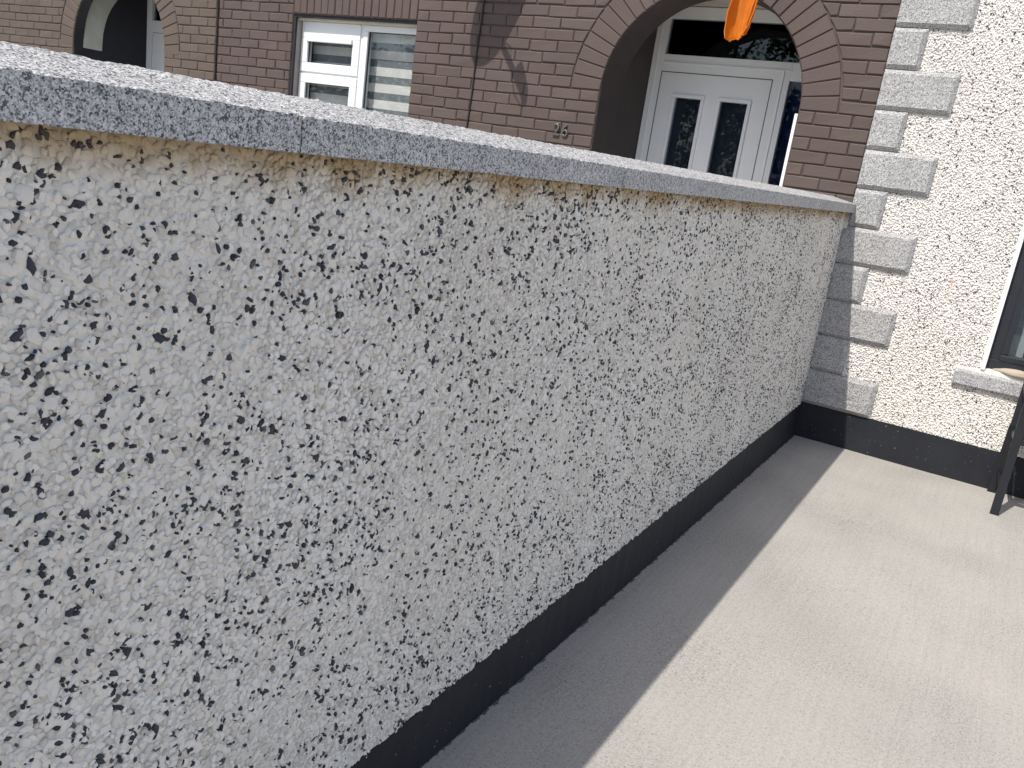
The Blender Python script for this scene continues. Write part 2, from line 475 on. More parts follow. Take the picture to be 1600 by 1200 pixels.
# ------------------------------------------------------------------ ground
def grid_sheet(name, x0, x1, y0, y1, z, mat, nx=2, ny=2, amp=0.0):
    v = []; f = []
    for j in range(ny + 1):
        for i in range(nx + 1):
            x = x0 + (x1 - x0) * i / nx; y = y0 + (y1 - y0) * j / ny
            v.append((x, y, z + (amp * fbm(x * 1.3, y * 1.3, 3.1) if amp else 0)))
    for j in range(ny):
        for i in range(nx):
            a = j * (nx + 1) + i
            f.append((a, a + 1, a + nx + 2, a + nx + 1))
    me = mesh_py(name, v, f, mat, smooth=bool(amp))
    return tag(link(name, me), kind='structure')
grid_sheet('ground', -600, 600, -600, 600, -0.03, M_GROUND)
grid_sheet('patio', -0.05, 7.0, -6.6, 0.05, 0.0, M_CONC, 60, 60, 0.0025)
grid_sheet('road', -300, 300, -15.5, -9.0, -0.022, M_ASPH)
kb = MB().box(-60, 60, -9.0, -8.86, -0.2, 0.09)
tag(kb.build('kerb', M_KERB, None, 0.015), kind='structure')

# ------------------------------------------------------------------ garden wall
WALL_Y0, WALL_Y1 = -6.9, 0.008
gw = empty('garden_wall', (-0.1, -3.2, 0),
           'long white pebble-dashed garden wall with grey granite coping and black base', 'wall')
def plinth_top(y): return 0.205 + 0.0095 * y
# render face: a slightly wavy sheet on the patio side, plain faces behind
ny, nzz = 240, 44
v = []; f = []
for j in range(ny + 1):
    y = WALL_Y0 + (WALL_Y1 - WALL_Y0) * j / ny
    for k in range(nzz + 1):
        z0 = plinth_top(y) + 0.004 * noise.noise(Vector((0, y * 30, 1.0)))
        z = z0 + (1.402 - z0) * k / nzz
        v.append((-0.0010 + 0.0010 * fbm(0.3, y * 14, z * 14) + 0.003 * noise.noise(Vector((5, y * 2, z * 2))), y, z))
for j in range(ny):
    for k in range(nzz):
        a = j * (nzz + 1) + k
        f.append((a, a + nzz + 1, a + nzz + 2, a + 1))
link('render_face', mesh_py('render_face', v, f, M_RENDER, True), gw)
MB().box(-0.2, -0.014, WALL_Y0, WALL_Y1, -0.02, 1.402).build('wall_core', M_RENDER, gw)
# black painted foot of the wall, with an uneven top line
v = []; f = []
n = 520
for j in range(n + 1):
    y = WALL_Y0 + (WALL_Y1 - WALL_Y0) * j / n
    zt = plinth_top(y) + 0.006 + 0.0055 * noise.noise(Vector((2, y * 38, 0))) + 0.006 * noise.noise(Vector((2, y * 9, 4)))
    x = 0.0035 + 0.0012 * noise.noise(Vector((7, y * 20, 0)))
    v += [(-0.006, y, zt + 0.002), (x, y, zt), (x + 0.001, y, zt * 0.5), (x + 0.002 + 0.003 * abs(noise.noise(Vector((1, y * 25, 9)))), y, -0.02)]
for j in range(n):
    for k in range(3):
        a = j * 4 + k
        f.append((a, a + 1, a + 5, a + 4))
link('plinth', mesh_py('plinth', v, f, M_BLACK, False), gw)

# coping stones with a weathered top: sawn front, flamed upper faces
def coping(y0, y1, step):
    prof = [(0.045, 1.403), (0.045, 1.4525), (-0.10, 1.4815), (-0.245, 1.4525), (-0.245, 1.403)]
    cols = []          # (x, z, kind) samples along the section
    def seg(a, b, nn, kind, last=False):
        for i in range(nn + (1 if last else 0)):
            t = i / nn
            cols.append((a[0] + (b[0] - a[0]) * t, a[1] + (b[1] - a[1]) * t, kind))
    nf = max(2, int(0.05 / step)); nt_ = max(4, int(0.148 / step)); nb = max(3, int(nt_ / 2))
    seg(prof[0], prof[1], nf, 0); seg(prof[1], prof[2], nt_, 1); seg(prof[2], prof[3], nb, 1); seg(prof[3], prof[4], 2, 0, True)
    ny = max(8, int((y1 - y0) / step))
    g = 0.0012
    v = []; f = []; mi = []
    for j in range(ny + 1):
        y = y0 + g + (y1 - y0 - 2 * g) * j / ny
        endk = min(j, ny - j)
        for (x, z, k) in cols:
            if k == 1:
                d = 0.0016 * fbm(x * 75, y * 75, 0.5, 3) + 0.0014 * noise.noise(Vector((x * 190, y * 190, 3)))
                edge = max(0.0, 1 - (0.045 - x) / 0.010)
                d -= 0.0014 * edge * (0.5 + 1.0 * noise.noise(Vector((0, y * 55, 8))))
                if endk == 0: d -= 0.0025
                v.append((x, y, z + d))
            else:
                v.append((x + (1 if x > 0 else -1) * (0.0005 * noise.noise(Vector((1, y * 30, z * 30))) - (0.002 if endk == 0 else 0)), y, z))
    nc = len(cols)
    for j in range(ny):
        for k in range(nc - 1):
            a = j * nc + k
            f.append((a + 1, a, a + nc, a + nc + 1)); mi.append(1 if cols[k][2] == 1 else 0)
        a = j * nc
        f.append((a, a + nc - 1, a + nc + nc - 1, a + nc)); mi.append(0)
    f.append(tuple(range(nc))); mi.append(0)
    f.append(tuple(ny * nc + k for k in range(nc - 1, -1, -1))); mi.append(0)
    me = mesh_py('coping_stone', v, f, [M_GRAN, M_FLAME], False, mi)
    bm = bmesh.new(); bm.from_mesh(me); bmesh.ops.recalc_face_normals(bm, faces=bm.faces); bm.to_mesh(me); bm.free()
    return link('coping_stone', me, gw)
for y0, y1, st in ((-6.9, -5.57, 0.012), (-5.57, -4.48, 0.0048), (-4.48, -3.39, 0.0055), (-3.39, -2.30, 0.008), (-2.30, -1.25, 0.010), (-1.25, -0.775, 0.012), (-0.775, -0.003, 0.012)):
    coping(y0, y1, st)
# mortar bed below the coping
MB().box(-0.21, -0.0005, WALL_Y0, WALL_Y1, 1.3985, 1.4029).build('mortar_bed', simple('tan_mortar', (0.36, 0.30, 0.21), 0.9, 0.2, bump_scale=150, bs=0.5, bd=0.003), gw)

# ------------------------------------------------------------------ pebbles
def chips_mesh(P, R, ASP, ROT, H, TX, TY, n, U, Vv, W, depth):
    """P (k,3) centres; chips lie in the plane U,V and stand out along W"""
    k = len(P)
    ang = (np.arange(n) / n * 2 * np.pi)[None, :] + RNG.uniform(-0.36, 0.36, (k, n))
    rad = RNG.uniform(0.70, 1.15, (k, n))
    ca, sa = np.cos(ROT)[:, None], np.sin(ROT)[:, None]
    def ring(s, h, jit):
        a = np.cos(ang) * rad * R[:, None] * s * ASP[:, None]
        b = np.sin(ang) * rad * R[:, None] * s / ASP[:, None]
        uu = a * ca - b * sa; vv = a * sa + b * ca
        hh = h[:, None] + TX[:, None] * uu + TY[:, None] * vv + RNG.normal(0, jit, (k, n)) * H[:, None]
        return uu, vv, hh
    rings = []
    uu, vv, hh = ring(1.0, np.full(k, -depth), 0.05); rings.append((uu, vv, np.minimum(hh, -0.0005)))
    rings.append(ring(0.97, H * 0.62, 0.14))
    rings.append(ring(0.80, H * 0.98, 0.12))
    ap = (RNG.normal(0, 0.1, (k, 1)) * R[:, None], RNG.normal(0, 0.1, (k, 1)) * R[:, None], H[:, None] * RNG.uniform(0.92, 1.12, (k, 1)))
    rings.append(ap)
    uu = np.concatenate([r[0] for r in rings], 1); vv = np.concatenate([r[1] for r in rings], 1); hh = np.concatenate([r[2] for r in rings], 1)
    V = P[:, None, :] + uu[..., None] * U + vv[..., None] * Vv + hh[..., None] * W
    m = 3 * n + 1
    t = []
    for r in range(2):
        for i in range(n):
            a, b = r * n + i, r * n + (i + 1) % n
            t += [(a, b, b + n), (a, b + n, a + n)]
    for i in range(n):
        t.append((2 * n + i, 2 * n + (i + 1) % n, 3 * n))
    t = np.array(t)
    T = (t[None] + (np.arange(k) * m)[:, None, None]).reshape(-1, 3)
    return V.reshape(-1, 3), T, len(t)

def chips_mesh_low(P, R, ASP, ROT, H, TX, TY, n, U, Vv, W, depth):
    k = len(P)
    ang = (np.arange(n) / n * 2 * np.pi)[None, :] + RNG.uniform(-0.3, 0.3, (k, n))
    rad = RNG.uniform(0.75, 1.12, (k, n))
    ca, sa = np.cos(ROT)[:, None], np.sin(ROT)[:, None]
    out = []
    for s, h in ((1.0, None), (0.78, 0.8)):
        a = np.cos(ang) * rad * R[:, None] * s * ASP[:, None]; b = np.sin(ang) * rad * R[:, None] * s / ASP[:, None]
        uu = a * ca - b * sa; vv = a * sa + b * ca
        hh = np.full((k, n), -depth) if h is None else (H * h)[:, None] + TX[:, None] * uu + TY[:, None] * vv
        out.append((uu, vv, hh))
    out.append((np.zeros((k, 1)), np.zeros((k, 1)), H[:, None]))
    uu = np.concatenate([o[0] for o in out], 1); vv = np.concatenate([o[1] for o in out], 1); hh = np.concatenate([o[2] for o in out], 1)
    V = P[:, None, :] + uu[..., None] * U + vv[..., None] * Vv + hh[..., None] * W
    m = 2 * n + 1
    t = []
    for i in range(n):
        a, b = i, (i + 1) % n
        t += [(a, b, b + n), (a, b + n, a + n), (a + n, b + n, 2 * n)]
    t = np.array(t)
    T = (t[None] + (np.arange(k) * m)[:, None, None]).reshape(-1, 3)
    return V.reshape(-1, 3), T, len(t)

def vnoise(p, q, s, seed):
    """cheap smooth value noise on arrays"""
    g = np.random.default_rng(seed).random((256, 256))
    a = p * s; b = q * s
    i = np.floor(a).astype(int); j = np.floor(b).astype(int); fa = a - i; fb = b - j
    fa = fa * fa * (3 - 2 * fa); fb = fb * fb * (3 - 2 * fb)
    i %= 256; j %= 256
    return (g[i, j] * (1 - fa) * (1 - fb) + g[(i + 1) % 256, j] * fa * (1 - fb) + g[i, (j + 1) % 256] * (1 - fa) * fb + g[(i + 1) % 256, (j + 1) % 256] * fa * fb)

def hexpts(a0, a1, b0, b1, s, jit):
    nb = int((b1 - b0) / (s * 0.866)); na = int((a1 - a0) / s)
    A, B = np.meshgrid(np.arange(na), np.arange(nb), indexing='ij')
    a = a0 + (A + 0.5 * (B % 2)) * s; b = b0 + B * s * 0.866
    a = a + RNG.uniform(-jit, jit, a.shape) * s; b = b + RNG.uniform(-jit, jit, b.shape) * s
    return a.ravel(), b.ravel()

UY = np.array([0, 1.0, 0]); UX = np.array([1.0, 0, 0]); UZ = np.array([0, 0, 1.0])
# --- garden wall chips: plane y,z ; stand out along +x
def wall_chips(y0, y1, s, low):
    a, b = hexpts(y0, y1, 0.15, 1.418, s, 0.42)
    keep = (b > plinth_top(a) + 0.006) & (b < 1.4005)
    a, b = a[keep], b[keep]
    k = len(a)
    sizes = np.clip(RNG.lognormal(math.log(0.0059), 0.27, k), 0.0032, 0.0108)
    return a, b, sizes, k
def wall_dark(y0, y1, dens):
    k = int((y1 - y0) * 1.2 * dens * 2.2)
    a = RNG.uniform(y0, y1, k); b = RNG.uniform(0.15, 1.399, k)
    w = 0.55 * vnoise(a, b, 9.0, 3) + 0.45 * vnoise(a, b, 28.0, 5)
    keep = (RNG.random(k) < np.clip((w - 0.12) * 1.25, 0.15, 1.0) * 0.72) & (b > plinth_top(a) + 0.009) & (b < 1.398)
    a, b = a[keep], b[keep]
    sizes = np.clip(RNG.lognormal(math.log(0.0036), 0.38, len(a)), 0.0016, 0.0078)
    return a, b, sizes
Vs = []; Ts = []; MIs = []; base = 0
cand = []          # near chips that stay objects of their own
DARK_DENS = 3050
def proj(P):
    d = P - np.array(CAM)
    w = d @ np.array(FWD)
    x = d @ np.array(RIGHT) / w * 1302.9 + 800; y = d @ np.array(DOWN) / w * 1302.9 + 600
    return x, y, w
jobs = []
for (y0, y1, s, low) in ((-5.4, -3.6, 0.0108, False), (-3.6, -2.4, 0.0114, False), (-2.4, -0.002, 0.0124, True)):
    a, b, sz, k = wall_chips(y0, y1, s, low)
    jobs.append((a, b, sz, 0, low, y0))
    a, b, sz = wall_dark(y0, y1, DARK_DENS)
    jobs.append((a, b, sz, 1, low, y0))
def chip_params(k, dark):
    asp = np.sqrt(RNG.uniform(1.0, 1.75 if not dark else 2.1, k)); rot = RNG.uniform(0, np.pi, k)
    h = RNG.uniform(0.0010, 0.0034, k) if not dark else RNG.uniform(0.0024, 0.0044, k)
    tx = RNG.normal(0, 0.19, k); ty = RNG.normal(0, 0.17, k)
    return asp, rot, h, tx, ty
# pick the 300 that show largest
score_all = []
for ji, (a, b, sz, dk, low, y0) in enumerate(jobs):
    if low or y0 > -4: 
        continue
    P = np.stack([np.zeros_like(a), a, b], 1)
    x, y, w = proj(P)
    ins = (x > 4) & (x < 1596) & (y > 4) & (y < 1196) & (w > 0.1)
    vis = np.where(ins, sz / w * (1.35 if dk else 1.0), 0)
    for i in np.argsort(-vis)[:300]:
        score_all.append((vis[i], ji, i))
score_all.sort(reverse=True)
single = {}
for sc_, ji, i in score_all[:300]:
    single.setdefault(ji, []).append(i)
variants = {0: [], 1: []}
for dk in (0, 1):
    for q in range(12):
        asp, rot, h, tx, ty = chip_params(1, dk)
        R1 = np.array([0.01]); rot[:] = 0
        Vv_, T_, _ = chips_mesh(np.zeros((1, 3)), R1, asp, rot, np.array([0.0034 if not dk else 0.0048]), tx, ty, 8, UY, UZ, UX, 0.004)
        variants[dk].append(mesh_np('pebble', Vv_, T_, [M_DARK if dk else M_PALE]))
for ji, (a, b, sz, dk, low, y0) in enumerate(jobs):
    msk = np.ones(len(a), bool)
    for i in single.get(ji, []):
        msk[i] = False
        o = link('pebble', random.choice(variants[dk]), gw, (0.0, a[i], b[i]))
        q = sz[i] / 0.01
        o.scale = (random.uniform(0.65, 1.0) * (q if not dk else max(q, 0.75)), q, q)
        o.rotation_euler = (random.uniform(0, 6.28), 0, 0)
    a, b, sz = a[msk], b[msk], sz[msk]
    k = len(a)
    asp, rot, h, tx, ty = chip_params(k, dk)
    P = np.stack([np.zeros_like(a), a, b], 1)
    if low: V_, T_, nt_ = chips_mesh_low(P, sz, asp, rot, h, tx, ty, 6, UY, UZ, UX, 0.004)
    else: V_, T_, nt_ = chips_mesh(P, sz, asp, rot, h, tx, ty, 6 if y0 > -5 else 7, UY, UZ, UX, 0.004)
    Vs.append(V_); Ts.append(T_ + base); MIs.append(np.full(len(T_), dk)); base += len(V_)
me = mesh_np('pebble_dash', np.concatenate(Vs), np.concatenate(Ts), [M_PALE, M_DARK], np.concatenate(MIs))
tag(link('pebble_dash', me, gw), kind='stuff')

# ------------------------------------------------------------------ brick houses
COURSE0 = 2.546           # a bed joint; courses step 75 mm
def tess_wall(name, outer, holes, y, mat, parent, depth_list):
    loops = [outer] + holes
    pts = [p for lp in loops for p in lp]
    tri = tessellate_polygon([[Vector((p[0], p[1], 0)) for p in lp] for lp in loops])
    v = [(p[0], y, p[1]) for p in pts]
    f = [tuple(t) for t in tri]
    b0 = len(outer)
    for lp, dep in zip(holes, depth_list):
        nb = len(v)
        v += [(p[0], y + dep, p[1]) for p in lp]
        L = len(lp)
        for i in range(L):
            f.append((b0 + i, b0 + (i + 1) % L, nb + (i + 1) % L, nb + i))
        b0 += L
    me = mesh_py(name, v, f, mat)
    bm = bmesh.new(); bm.from_mesh(me); bmesh.ops.recalc_face_normals(bm, faces=bm.faces); bm.to_mesh(me); bm.free()
    return link(name, me, parent)
def arch_loop(cx, cz, r, zb, n=36):
    pts = [(cx - r, zb)]
    pts += [(cx - r * math.cos(math.pi * i / n), cz + r * math.sin(math.pi * i / n)) for i in range(n + 1)]
    pts.append((cx + r, zb))
    return pts

def brick_geo(c, jit=0.0026, proud=0.007, ch=0.0052):
    """four corners (x,z) anticlockwise from lower left; front towards -y at y = 0"""
    cx = sum(p[0] for p in c) / 4; cz = sum(p[1] for p in c) / 4
    j = lambda s=1: random.uniform(-jit, jit) * s
    back = [(p[0], 0.017, p[1]) for p in c]
    mid = []; front = []
    for p in c:
        q = (p[0] + j(), p[1] + j())
        mid.append((q[0], 0.007 - proud + 0.0055 + j(0.3), q[1]))
        dx, dz = cx - q[0], cz - q[1]
        front.append((q[0] + math.copysign(ch * random.uniform(0.7, 1.5), dx), 0.007 - proud + j(0.8), q[1] + math.copysign(ch * random.uniform(0.7, 1.4), dz)))
    v = back + mid + front
    f = [(8, 9, 10, 11)]
    for a in (0, 4):
        for i in range(4):
            k = (i + 1) % 4
            f.append((a + i, a + k, a + 4 + k, a + 4 + i))
    return v, f

class Bricks:
    def __init__(s, wall, mat):
        s.wall = wall; s.mat = mat; s.bulk = MB(); s.cache = {}; s.n = 0
    def put(s, c, single):
        if not single:
            v, f = brick_geo(c); s.bulk.add(v, f); return
        w0 = c[1][0] - c[0][0]; w1 = c[2][0] - c[3][0]; h0 = c[3][1] - c[0][1]; h1 = c[2][1] - c[1][1]
        ox, oz = c[0]
        key = None
        if abs(w0 - w1) < 1e-4 and abs(h0 - h1) < 1e-4 and abs(c[3][0] - c[0][0]) < 1e-4:
            key = (round(w0 / 0.002), random.randrange(4))
        if key is None or key not in s.cache:
            v, f = brick_geo([(p[0] - ox, p[1] - oz) for p in c])
            me = mesh_py('brick', v, f, s.mat)
            if key is not None: s.cache[key] = me
        else:
            me = s.cache[key]
        link('brick', me, s.wall, (ox, 0, oz)); s.n += 1
    def finish(s):
        me = mesh_py('brickwork', s.bulk.v, s.bulk.f, s.mat)
        tag(link('brickwork', me, s.wall), kind='stuff')

def courses(B, x0, x1, arch, wins, xphase, seen):
    """half-bond courses from x0 to x1; arch = (cx,cz,r_ext); wins = [(x0,x1,z0,z1,soldier_top)]"""
    G = 0.0062
    k0 = int(math.floor((0.0 - COURSE0) / 0.075)); k1 = int((5.2 - COURSE0) / 0.075)
    for k in range(k0, k1):
        z0 = COURSE0 + k * 0.075 + G / 2; z1 = z0 + 0.075 - G
        zm = (z0 + z1) / 2
        spans = [(lambda z: x0 + G / 2, lambda z: x1)]
        blocks = []
        if arch:
            cx, cz, re, ri = arch
            if z0 < cz + re:
                def hw(z, cx=cx, cz=cz, re=re, ri=ri, zlow=z0):
                    if zlow < cz - 0.012: return ri
                    d = re * re - max(0.0, z - cz) ** 2
                    return math.sqrt(d) if d > 0 else 0.0
                blocks.append((cx, (lambda z, h=hw: cx - h(z)), (lambda z, h=hw: cx + h(z))))
        for (a, b, wz0, wz1, sold) in wins:
            if z1 > wz0 + 0.01 and z0 < sold - 0.01:
                blocks.append(((a + b) / 2, (lambda z, a=a: a), (lambda z, b=b: b)))
        blocks.sort(key=lambda q: q[0])
        segs = []
        left = (lambda z: x0 + G / 2)
        for _, L, R in blocks:
            segs.append((left, (lambda z, L=L: L(z))))
            left = (lambda z, R=R: R(z))
        segs.append((left, (lambda z: x1)))
        off = xphase + (0.1125 if k % 2 else 0.0) + random.uniform(-0.006, 0.006)
        for (L, R) in segs:
            la, lb = L(z0) + G / 2, L(z1) + G / 2; ra, rb = R(z0) - G / 2, R(z1) - G / 2
            lo, hi = max(la, lb), min(ra, rb)
            if hi - lo < 0.02: 
                continue
            joints = []
            i = math.ceil((lo - off) / 0.225)
            while off + i * 0.225 < hi:
                q = off + i * 0.225 + random.uniform(-0.005, 0.005)
                if q - lo > 0.045 and hi - q > 0.045: joints.append(q)
                i += 1
            xs = [None] + joints + [None]; hg_ = [random.uniform(0.0008, 0.0042) for _ in xs]
            for i in range(len(xs) - 1):
                a0 = la if xs[i] is None else xs[i] + hg_[i]; a1 = lb if xs[i] is None else xs[i] + hg_[i]
                b0 = ra if xs[i + 1] is None else xs[i + 1] - hg_[i + 1]; b1 = rb if xs[i + 1] is None else xs[i + 1] - hg_[i + 1]
                dz = random.uniform(-0.0024, 0.0024)
                c = [(a0, z0 + dz), (b0, z0 + dz), (b1, z1 + dz), (a1, z1 + dz)]
                B.put(c, seen((a0 + b0) / 2, zm))
def voussoirs(B, cx, cz, ri, re, seen, a_start=-0.03):
    nn = round(math.pi * ri / 0.0735)
    for i in range(nn):
        a0 = math.pi * i / nn; a1 = math.pi * (i + 1) / nn
        g = 0.0026
        def P(r, a): return (cx - r * math.cos(a), cz + r * math.sin(a))
        c = [P(ri + 0.001, a1 - g / ri), P(re - 0.006, a1 - g / re), P(re - 0.006, a0 + g / re), P(ri + 0.001, a0 + g / ri)]
        # order anticlockwise seen from the front (-y): x to the right, z up
        area = sum(c[q][0] * c[(q + 1) % 4][1] - c[(q + 1) % 4][0] * c[q][1] for q in range(4))
        if area < 0: c.reverse()
        m_ = ((c[0][0] + c[2][0]) / 2, (c[0][1] + c[2][1]) / 2)
        v, f = brick_vous(c)
        if seen(*m_):
            link('voussoir', mesh_py('voussoir', [(p[0] - m_[0], p[1], p[2] - m_[1]) for p in v], f, B.mat), B.wall, (m_[0], 0, m_[1]))
        else:
            B.bulk.add(v, f)
def brick_vous(c, ch=0.0045):
    cx = sum(p[0] for p in c) / 4; cz = sum(p[1] for p in c) / 4
    r = lambda s: random.uniform(-s, s)
    back = [(p[0], 0.017, p[1]) for p in c]
    mid = [(p[0] + r(0.0015), 0.0055, p[1] + r(0.0015)) for p in c]
    front = []
    for i, p in enumerate(mid):
        # move in along both neighbouring edges
        a = Vector((mid[i - 1][0] - p[0], mid[i - 1][2] - p[2])).normalized(); b = Vector((mid[(i + 1) % 4][0] - p[0], mid[(i + 1) % 4][2] - p[2])).normalized()
        d = (a + b) * ch * random.uniform(0.8, 1.3)
        front.append((p[0] + d.x, r(0.0012), p[2] + d.y))
    f = [(8, 9, 10, 11)]
    for a in (0, 4):
        for i in range(4):
            k = (i + 1) % 4
            f.append((a + i, a + k, a + 4 + k, a + 4 + i))
    return back + mid + front, f

def shell(parent, x0, x1, mat, y0=0.35, y1=7.5, z1=5.3):  # unseen walls and roof added to keep daylight out of the rooms
    """the closed body behind the front wall"""
    m = MB()
    m.box(x0, x0 + 0.1, y0, y1, 0, z1); m.box(x1 - 0.1, x1, y0, y1, 0, z1); m.box(x0 + 0.1, x1 - 0.1, y1 - 0.1, y1, 0, z1); m.box(x0 + 0.1, x1 - 0.1, y0, y1 - 0.1, z1 - 0.1, z1)
    m.build('light_stop_walls', mat, parent)
    ym = (y0 + y1) / 2
    r = MB()
    r.add([(x0, -0.25, z1 + 0.02), (x1, -0.25, z1 + 0.02), (x1, ym, z1 + 2.4), (x0, ym, z1 + 2.4), (x1, y1 + 0.3, z1 + 0.02), (x0, y1 + 0.3, z1 + 0.02)],
          [(0, 1, 2, 3), (3, 2, 4, 5), (0, 3, 5), (1, 4, 2), (0, 5, 4, 1)])
    r.build('light_stop_roof', M_ROOF, parent)

# ---- number 26
A_CX, A_CZ, A_RI, A_RE = -1.075, 1.948, 0.668, 0.893
HX0, HX1 = -5.545, 0.020
WIN = (-4.640, -3.350, 1.05, 2.321)
bh = empty('brick_house', (-2.8, 0, 0), 'brown painted brick house with arched porch, white window and white front door', 'house')
arch_h = arch_loop(A_CX, A_CZ, A_RI, 0.02)
wall26 = tess_wall('wall', [(HX0, 0.0), (HX1, 0.0), (HX1, 5.3), (HX0, 5.3)],
                   [arch_h, [(WIN[0], WIN[2]), (WIN[1], WIN[2]), (WIN[1], WIN[3]), (WIN[0], WIN[3])]], 0.0100, M_BROWN, bh, [0.322, 0.03])
B26 = Bricks(wall26, M_BROWN)
seen26 = lambda x, z: 1.47 < z < 2.62
courses(B26, HX0, HX1, (A_CX, A_CZ, A_RE, A_RI), [(WIN[0], WIN[1], WIN[2], WIN[3], 2.546)], -3.345, seen26)
voussoirs(B26, A_CX, A_CZ, A_RI, A_RE, seen26)
# soldier course above the window
ns = 17
for i in range(ns):
    w = (WIN[1] - WIN[0]) / ns
    a = WIN[0] + i * w + 0.002; b = a + w - random.uniform(0.003, 0.006)
    B26.put([(a, 2.326), (b, 2.326), (b, 2.541), (a, 2.541)], True)
B26.finish()
shell(bh, HX0, HX1, M_DARKROOM)

# window of number 26: painted brick edge, grey trim, frame, sashes
YF = 0.093
MB().box(WIN[0] - 0.002, WIN[0] + 0.010, 0.036, YF + 0.10, WIN[2], WIN[3]).build('window_jamb', M_TRIM, bh)
MB().box(WIN[1] + 0.030, WIN[1] + 0.045, 0.045, YF + 0.10, WIN[2], WIN[3]).build('window_jamb', M_TRIM, bh)
MB().box(WIN[0] + 0.010, WIN[1] - 0.010, 0.052, YF + 0.10, WIN[3] - 0.036, WIN[3] - 0.020).build('window_head', M_CREAM, bh)
MB().box(WIN[0] + 0.001, WIN[1] - 0.001, 0.020, YF + 0.10, WIN[3] - 0.0195, WIN[3] + 0.003).build('lintel_edge', M_PORCHB, bh)
MB().box(WIN[0] - 0.001, WIN[0] + 0.020, 0.014, 0.0355, WIN[2], WIN[3] - 0.020).build('jamb_edge', M_PORCHB, bh)
MB().box(WIN[0] - 0.05, WIN[1] + 0.05, -0.05, YF + 0.1, WIN[2] - 0.07, WIN[2] - 0.001).build('window_sill', M_BROWN, bh, 0.006)
win = empty('window', (0, 0, 0)); win.parent = bh; win.location = Vector((-4.0, YF, 1.05)) - bh.location
def frame_rect(m, x0, x1, z0, z1, w, y0, y1, wt=None):
    wt = wt or w
    m.box(x0, x1, y0, y1, z1 - wt, z1); m.box(x0, x1, y0, y1, z0, z0 + w)
    m.box(x0, x0 + w, y0, y1, z0 + w, z1 - wt); m.box(x1 - w, x1, y0, y1, z0 + w, z1 - wt)
    return m
FX0, FX1, FZ0, FZ1 = WIN[0] + 0.012, WIN[1] + 0.028, WIN[2] + 0.01, WIN[3] - 0.034
fr = MB(); frame_rect(fr, FX0, FX1, FZ0, FZ1, 0.030, YF + 0.012, YF + 0.075)
fr.box(-3.985, -3.945, YF + 0.012, YF + 0.075, FZ0 + 0.03, FZ1 - 0.03)      # mullion
fr.box(FX0 + 0.03, -3.985, YF + 0.012, YF + 0.075, 1.866, 1.896)            # transom
fr.build('frame', M_UPVC, win, 0.003)
def sash(x0, x1, z0, z1, w, wt, name='sash'):
    m = MB(); frame_rect(m, x0, x1, z0, z1, w, YF, YF + 0.055, wt)
    m.build(name, M_UPVC, win, 0.005)
    MB().box(x0 + w - 0.008, x1 - w + 0.008, YF + 0.026, YF + 0.030, z0 + w - 0.008, z1 - wt + 0.008).build('pane', M_GLASS, win)
    g = MB(); frame_rect(g, x0 + w - 0.001, x1 - w + 0.001, z0 + w - 0.001, z1 - wt + 0.001, 0.006, YF + 0.016, YF + 0.0255)
    g.build('gasket', M_ANTH, win)
sash(FX0 + 0.008, -3.978, 1.888, FZ1 - 0.004, 0.074, 0.122)
sash(FX0 + 0.008, -3.978, FZ0 + 0.012, 1.874, 0.074, 0.074)
# fixed light
MB().box(-3.905, FX1 - 0.05, YF + 0.036, YF + 0.040, FZ0 + 0.05, FZ1 - 0.045).build('pane', M_GLASS, win)
g = MB(); frame_rect(g, -3.95, FX1 - 0.02, FZ0 + 0.02, FZ1 - 0.004, 0.048, YF + 0.004, YF + 0.06); g.build('fixed_frame', M_UPVC, win, 0.004)
g = MB(); frame_rect(g, -3.903, FX1 - 0.067, FZ0 + 0.067, FZ1 - 0.051, 0.006, YF + 0.02, YF + 0.0355); g.build('gasket', M_ANTH, win)
MB().box(FX0 + 0.074, -4.050, YF - 0.020, YF + 0.016, 2.126, 2.162).build('trickle_vent', M_UPVC, win, 0.005)
# day-and-night blind inside
bl = empty('roller_blind', (-4.0, 0.20, 2.25), 'cream and grey striped roller blind hanging behind the white window of the brick house', 'blind')
z = 2.300
i = 0
while z > 1.10:
    hgt = 0.068 if i % 2 else 0.059
    MB().box(FX0 + 0.04, FX1 - 0.03, 0.205, 0.2065, z - hgt, z).build('cream_band' if i % 2 else 'sheer_band', M_BAND if i % 2 else M_SHEER, bl)
    z -= hgt; i += 1
MB().tube([(FX0 + 0.02, 0.215, 2.32), (FX1 - 0.02, 0.215, 2.32)], 0.019, 10).build('roller', M_UPVC, bl, 0, True)

# porch of number 26
YD = 0.785
def porch(house, x0, x1, ydoor, matw, zc, matc):
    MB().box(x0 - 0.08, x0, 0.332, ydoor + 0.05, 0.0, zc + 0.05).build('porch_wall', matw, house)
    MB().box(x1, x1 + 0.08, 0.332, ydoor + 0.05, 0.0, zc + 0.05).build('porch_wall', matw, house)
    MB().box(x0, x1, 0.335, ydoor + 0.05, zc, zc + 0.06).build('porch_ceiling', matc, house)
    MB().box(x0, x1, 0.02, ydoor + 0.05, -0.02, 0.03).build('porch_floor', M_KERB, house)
porch(bh, -1.745, -0.345, YD, M_PORCH, 2.655, M_CREAM)
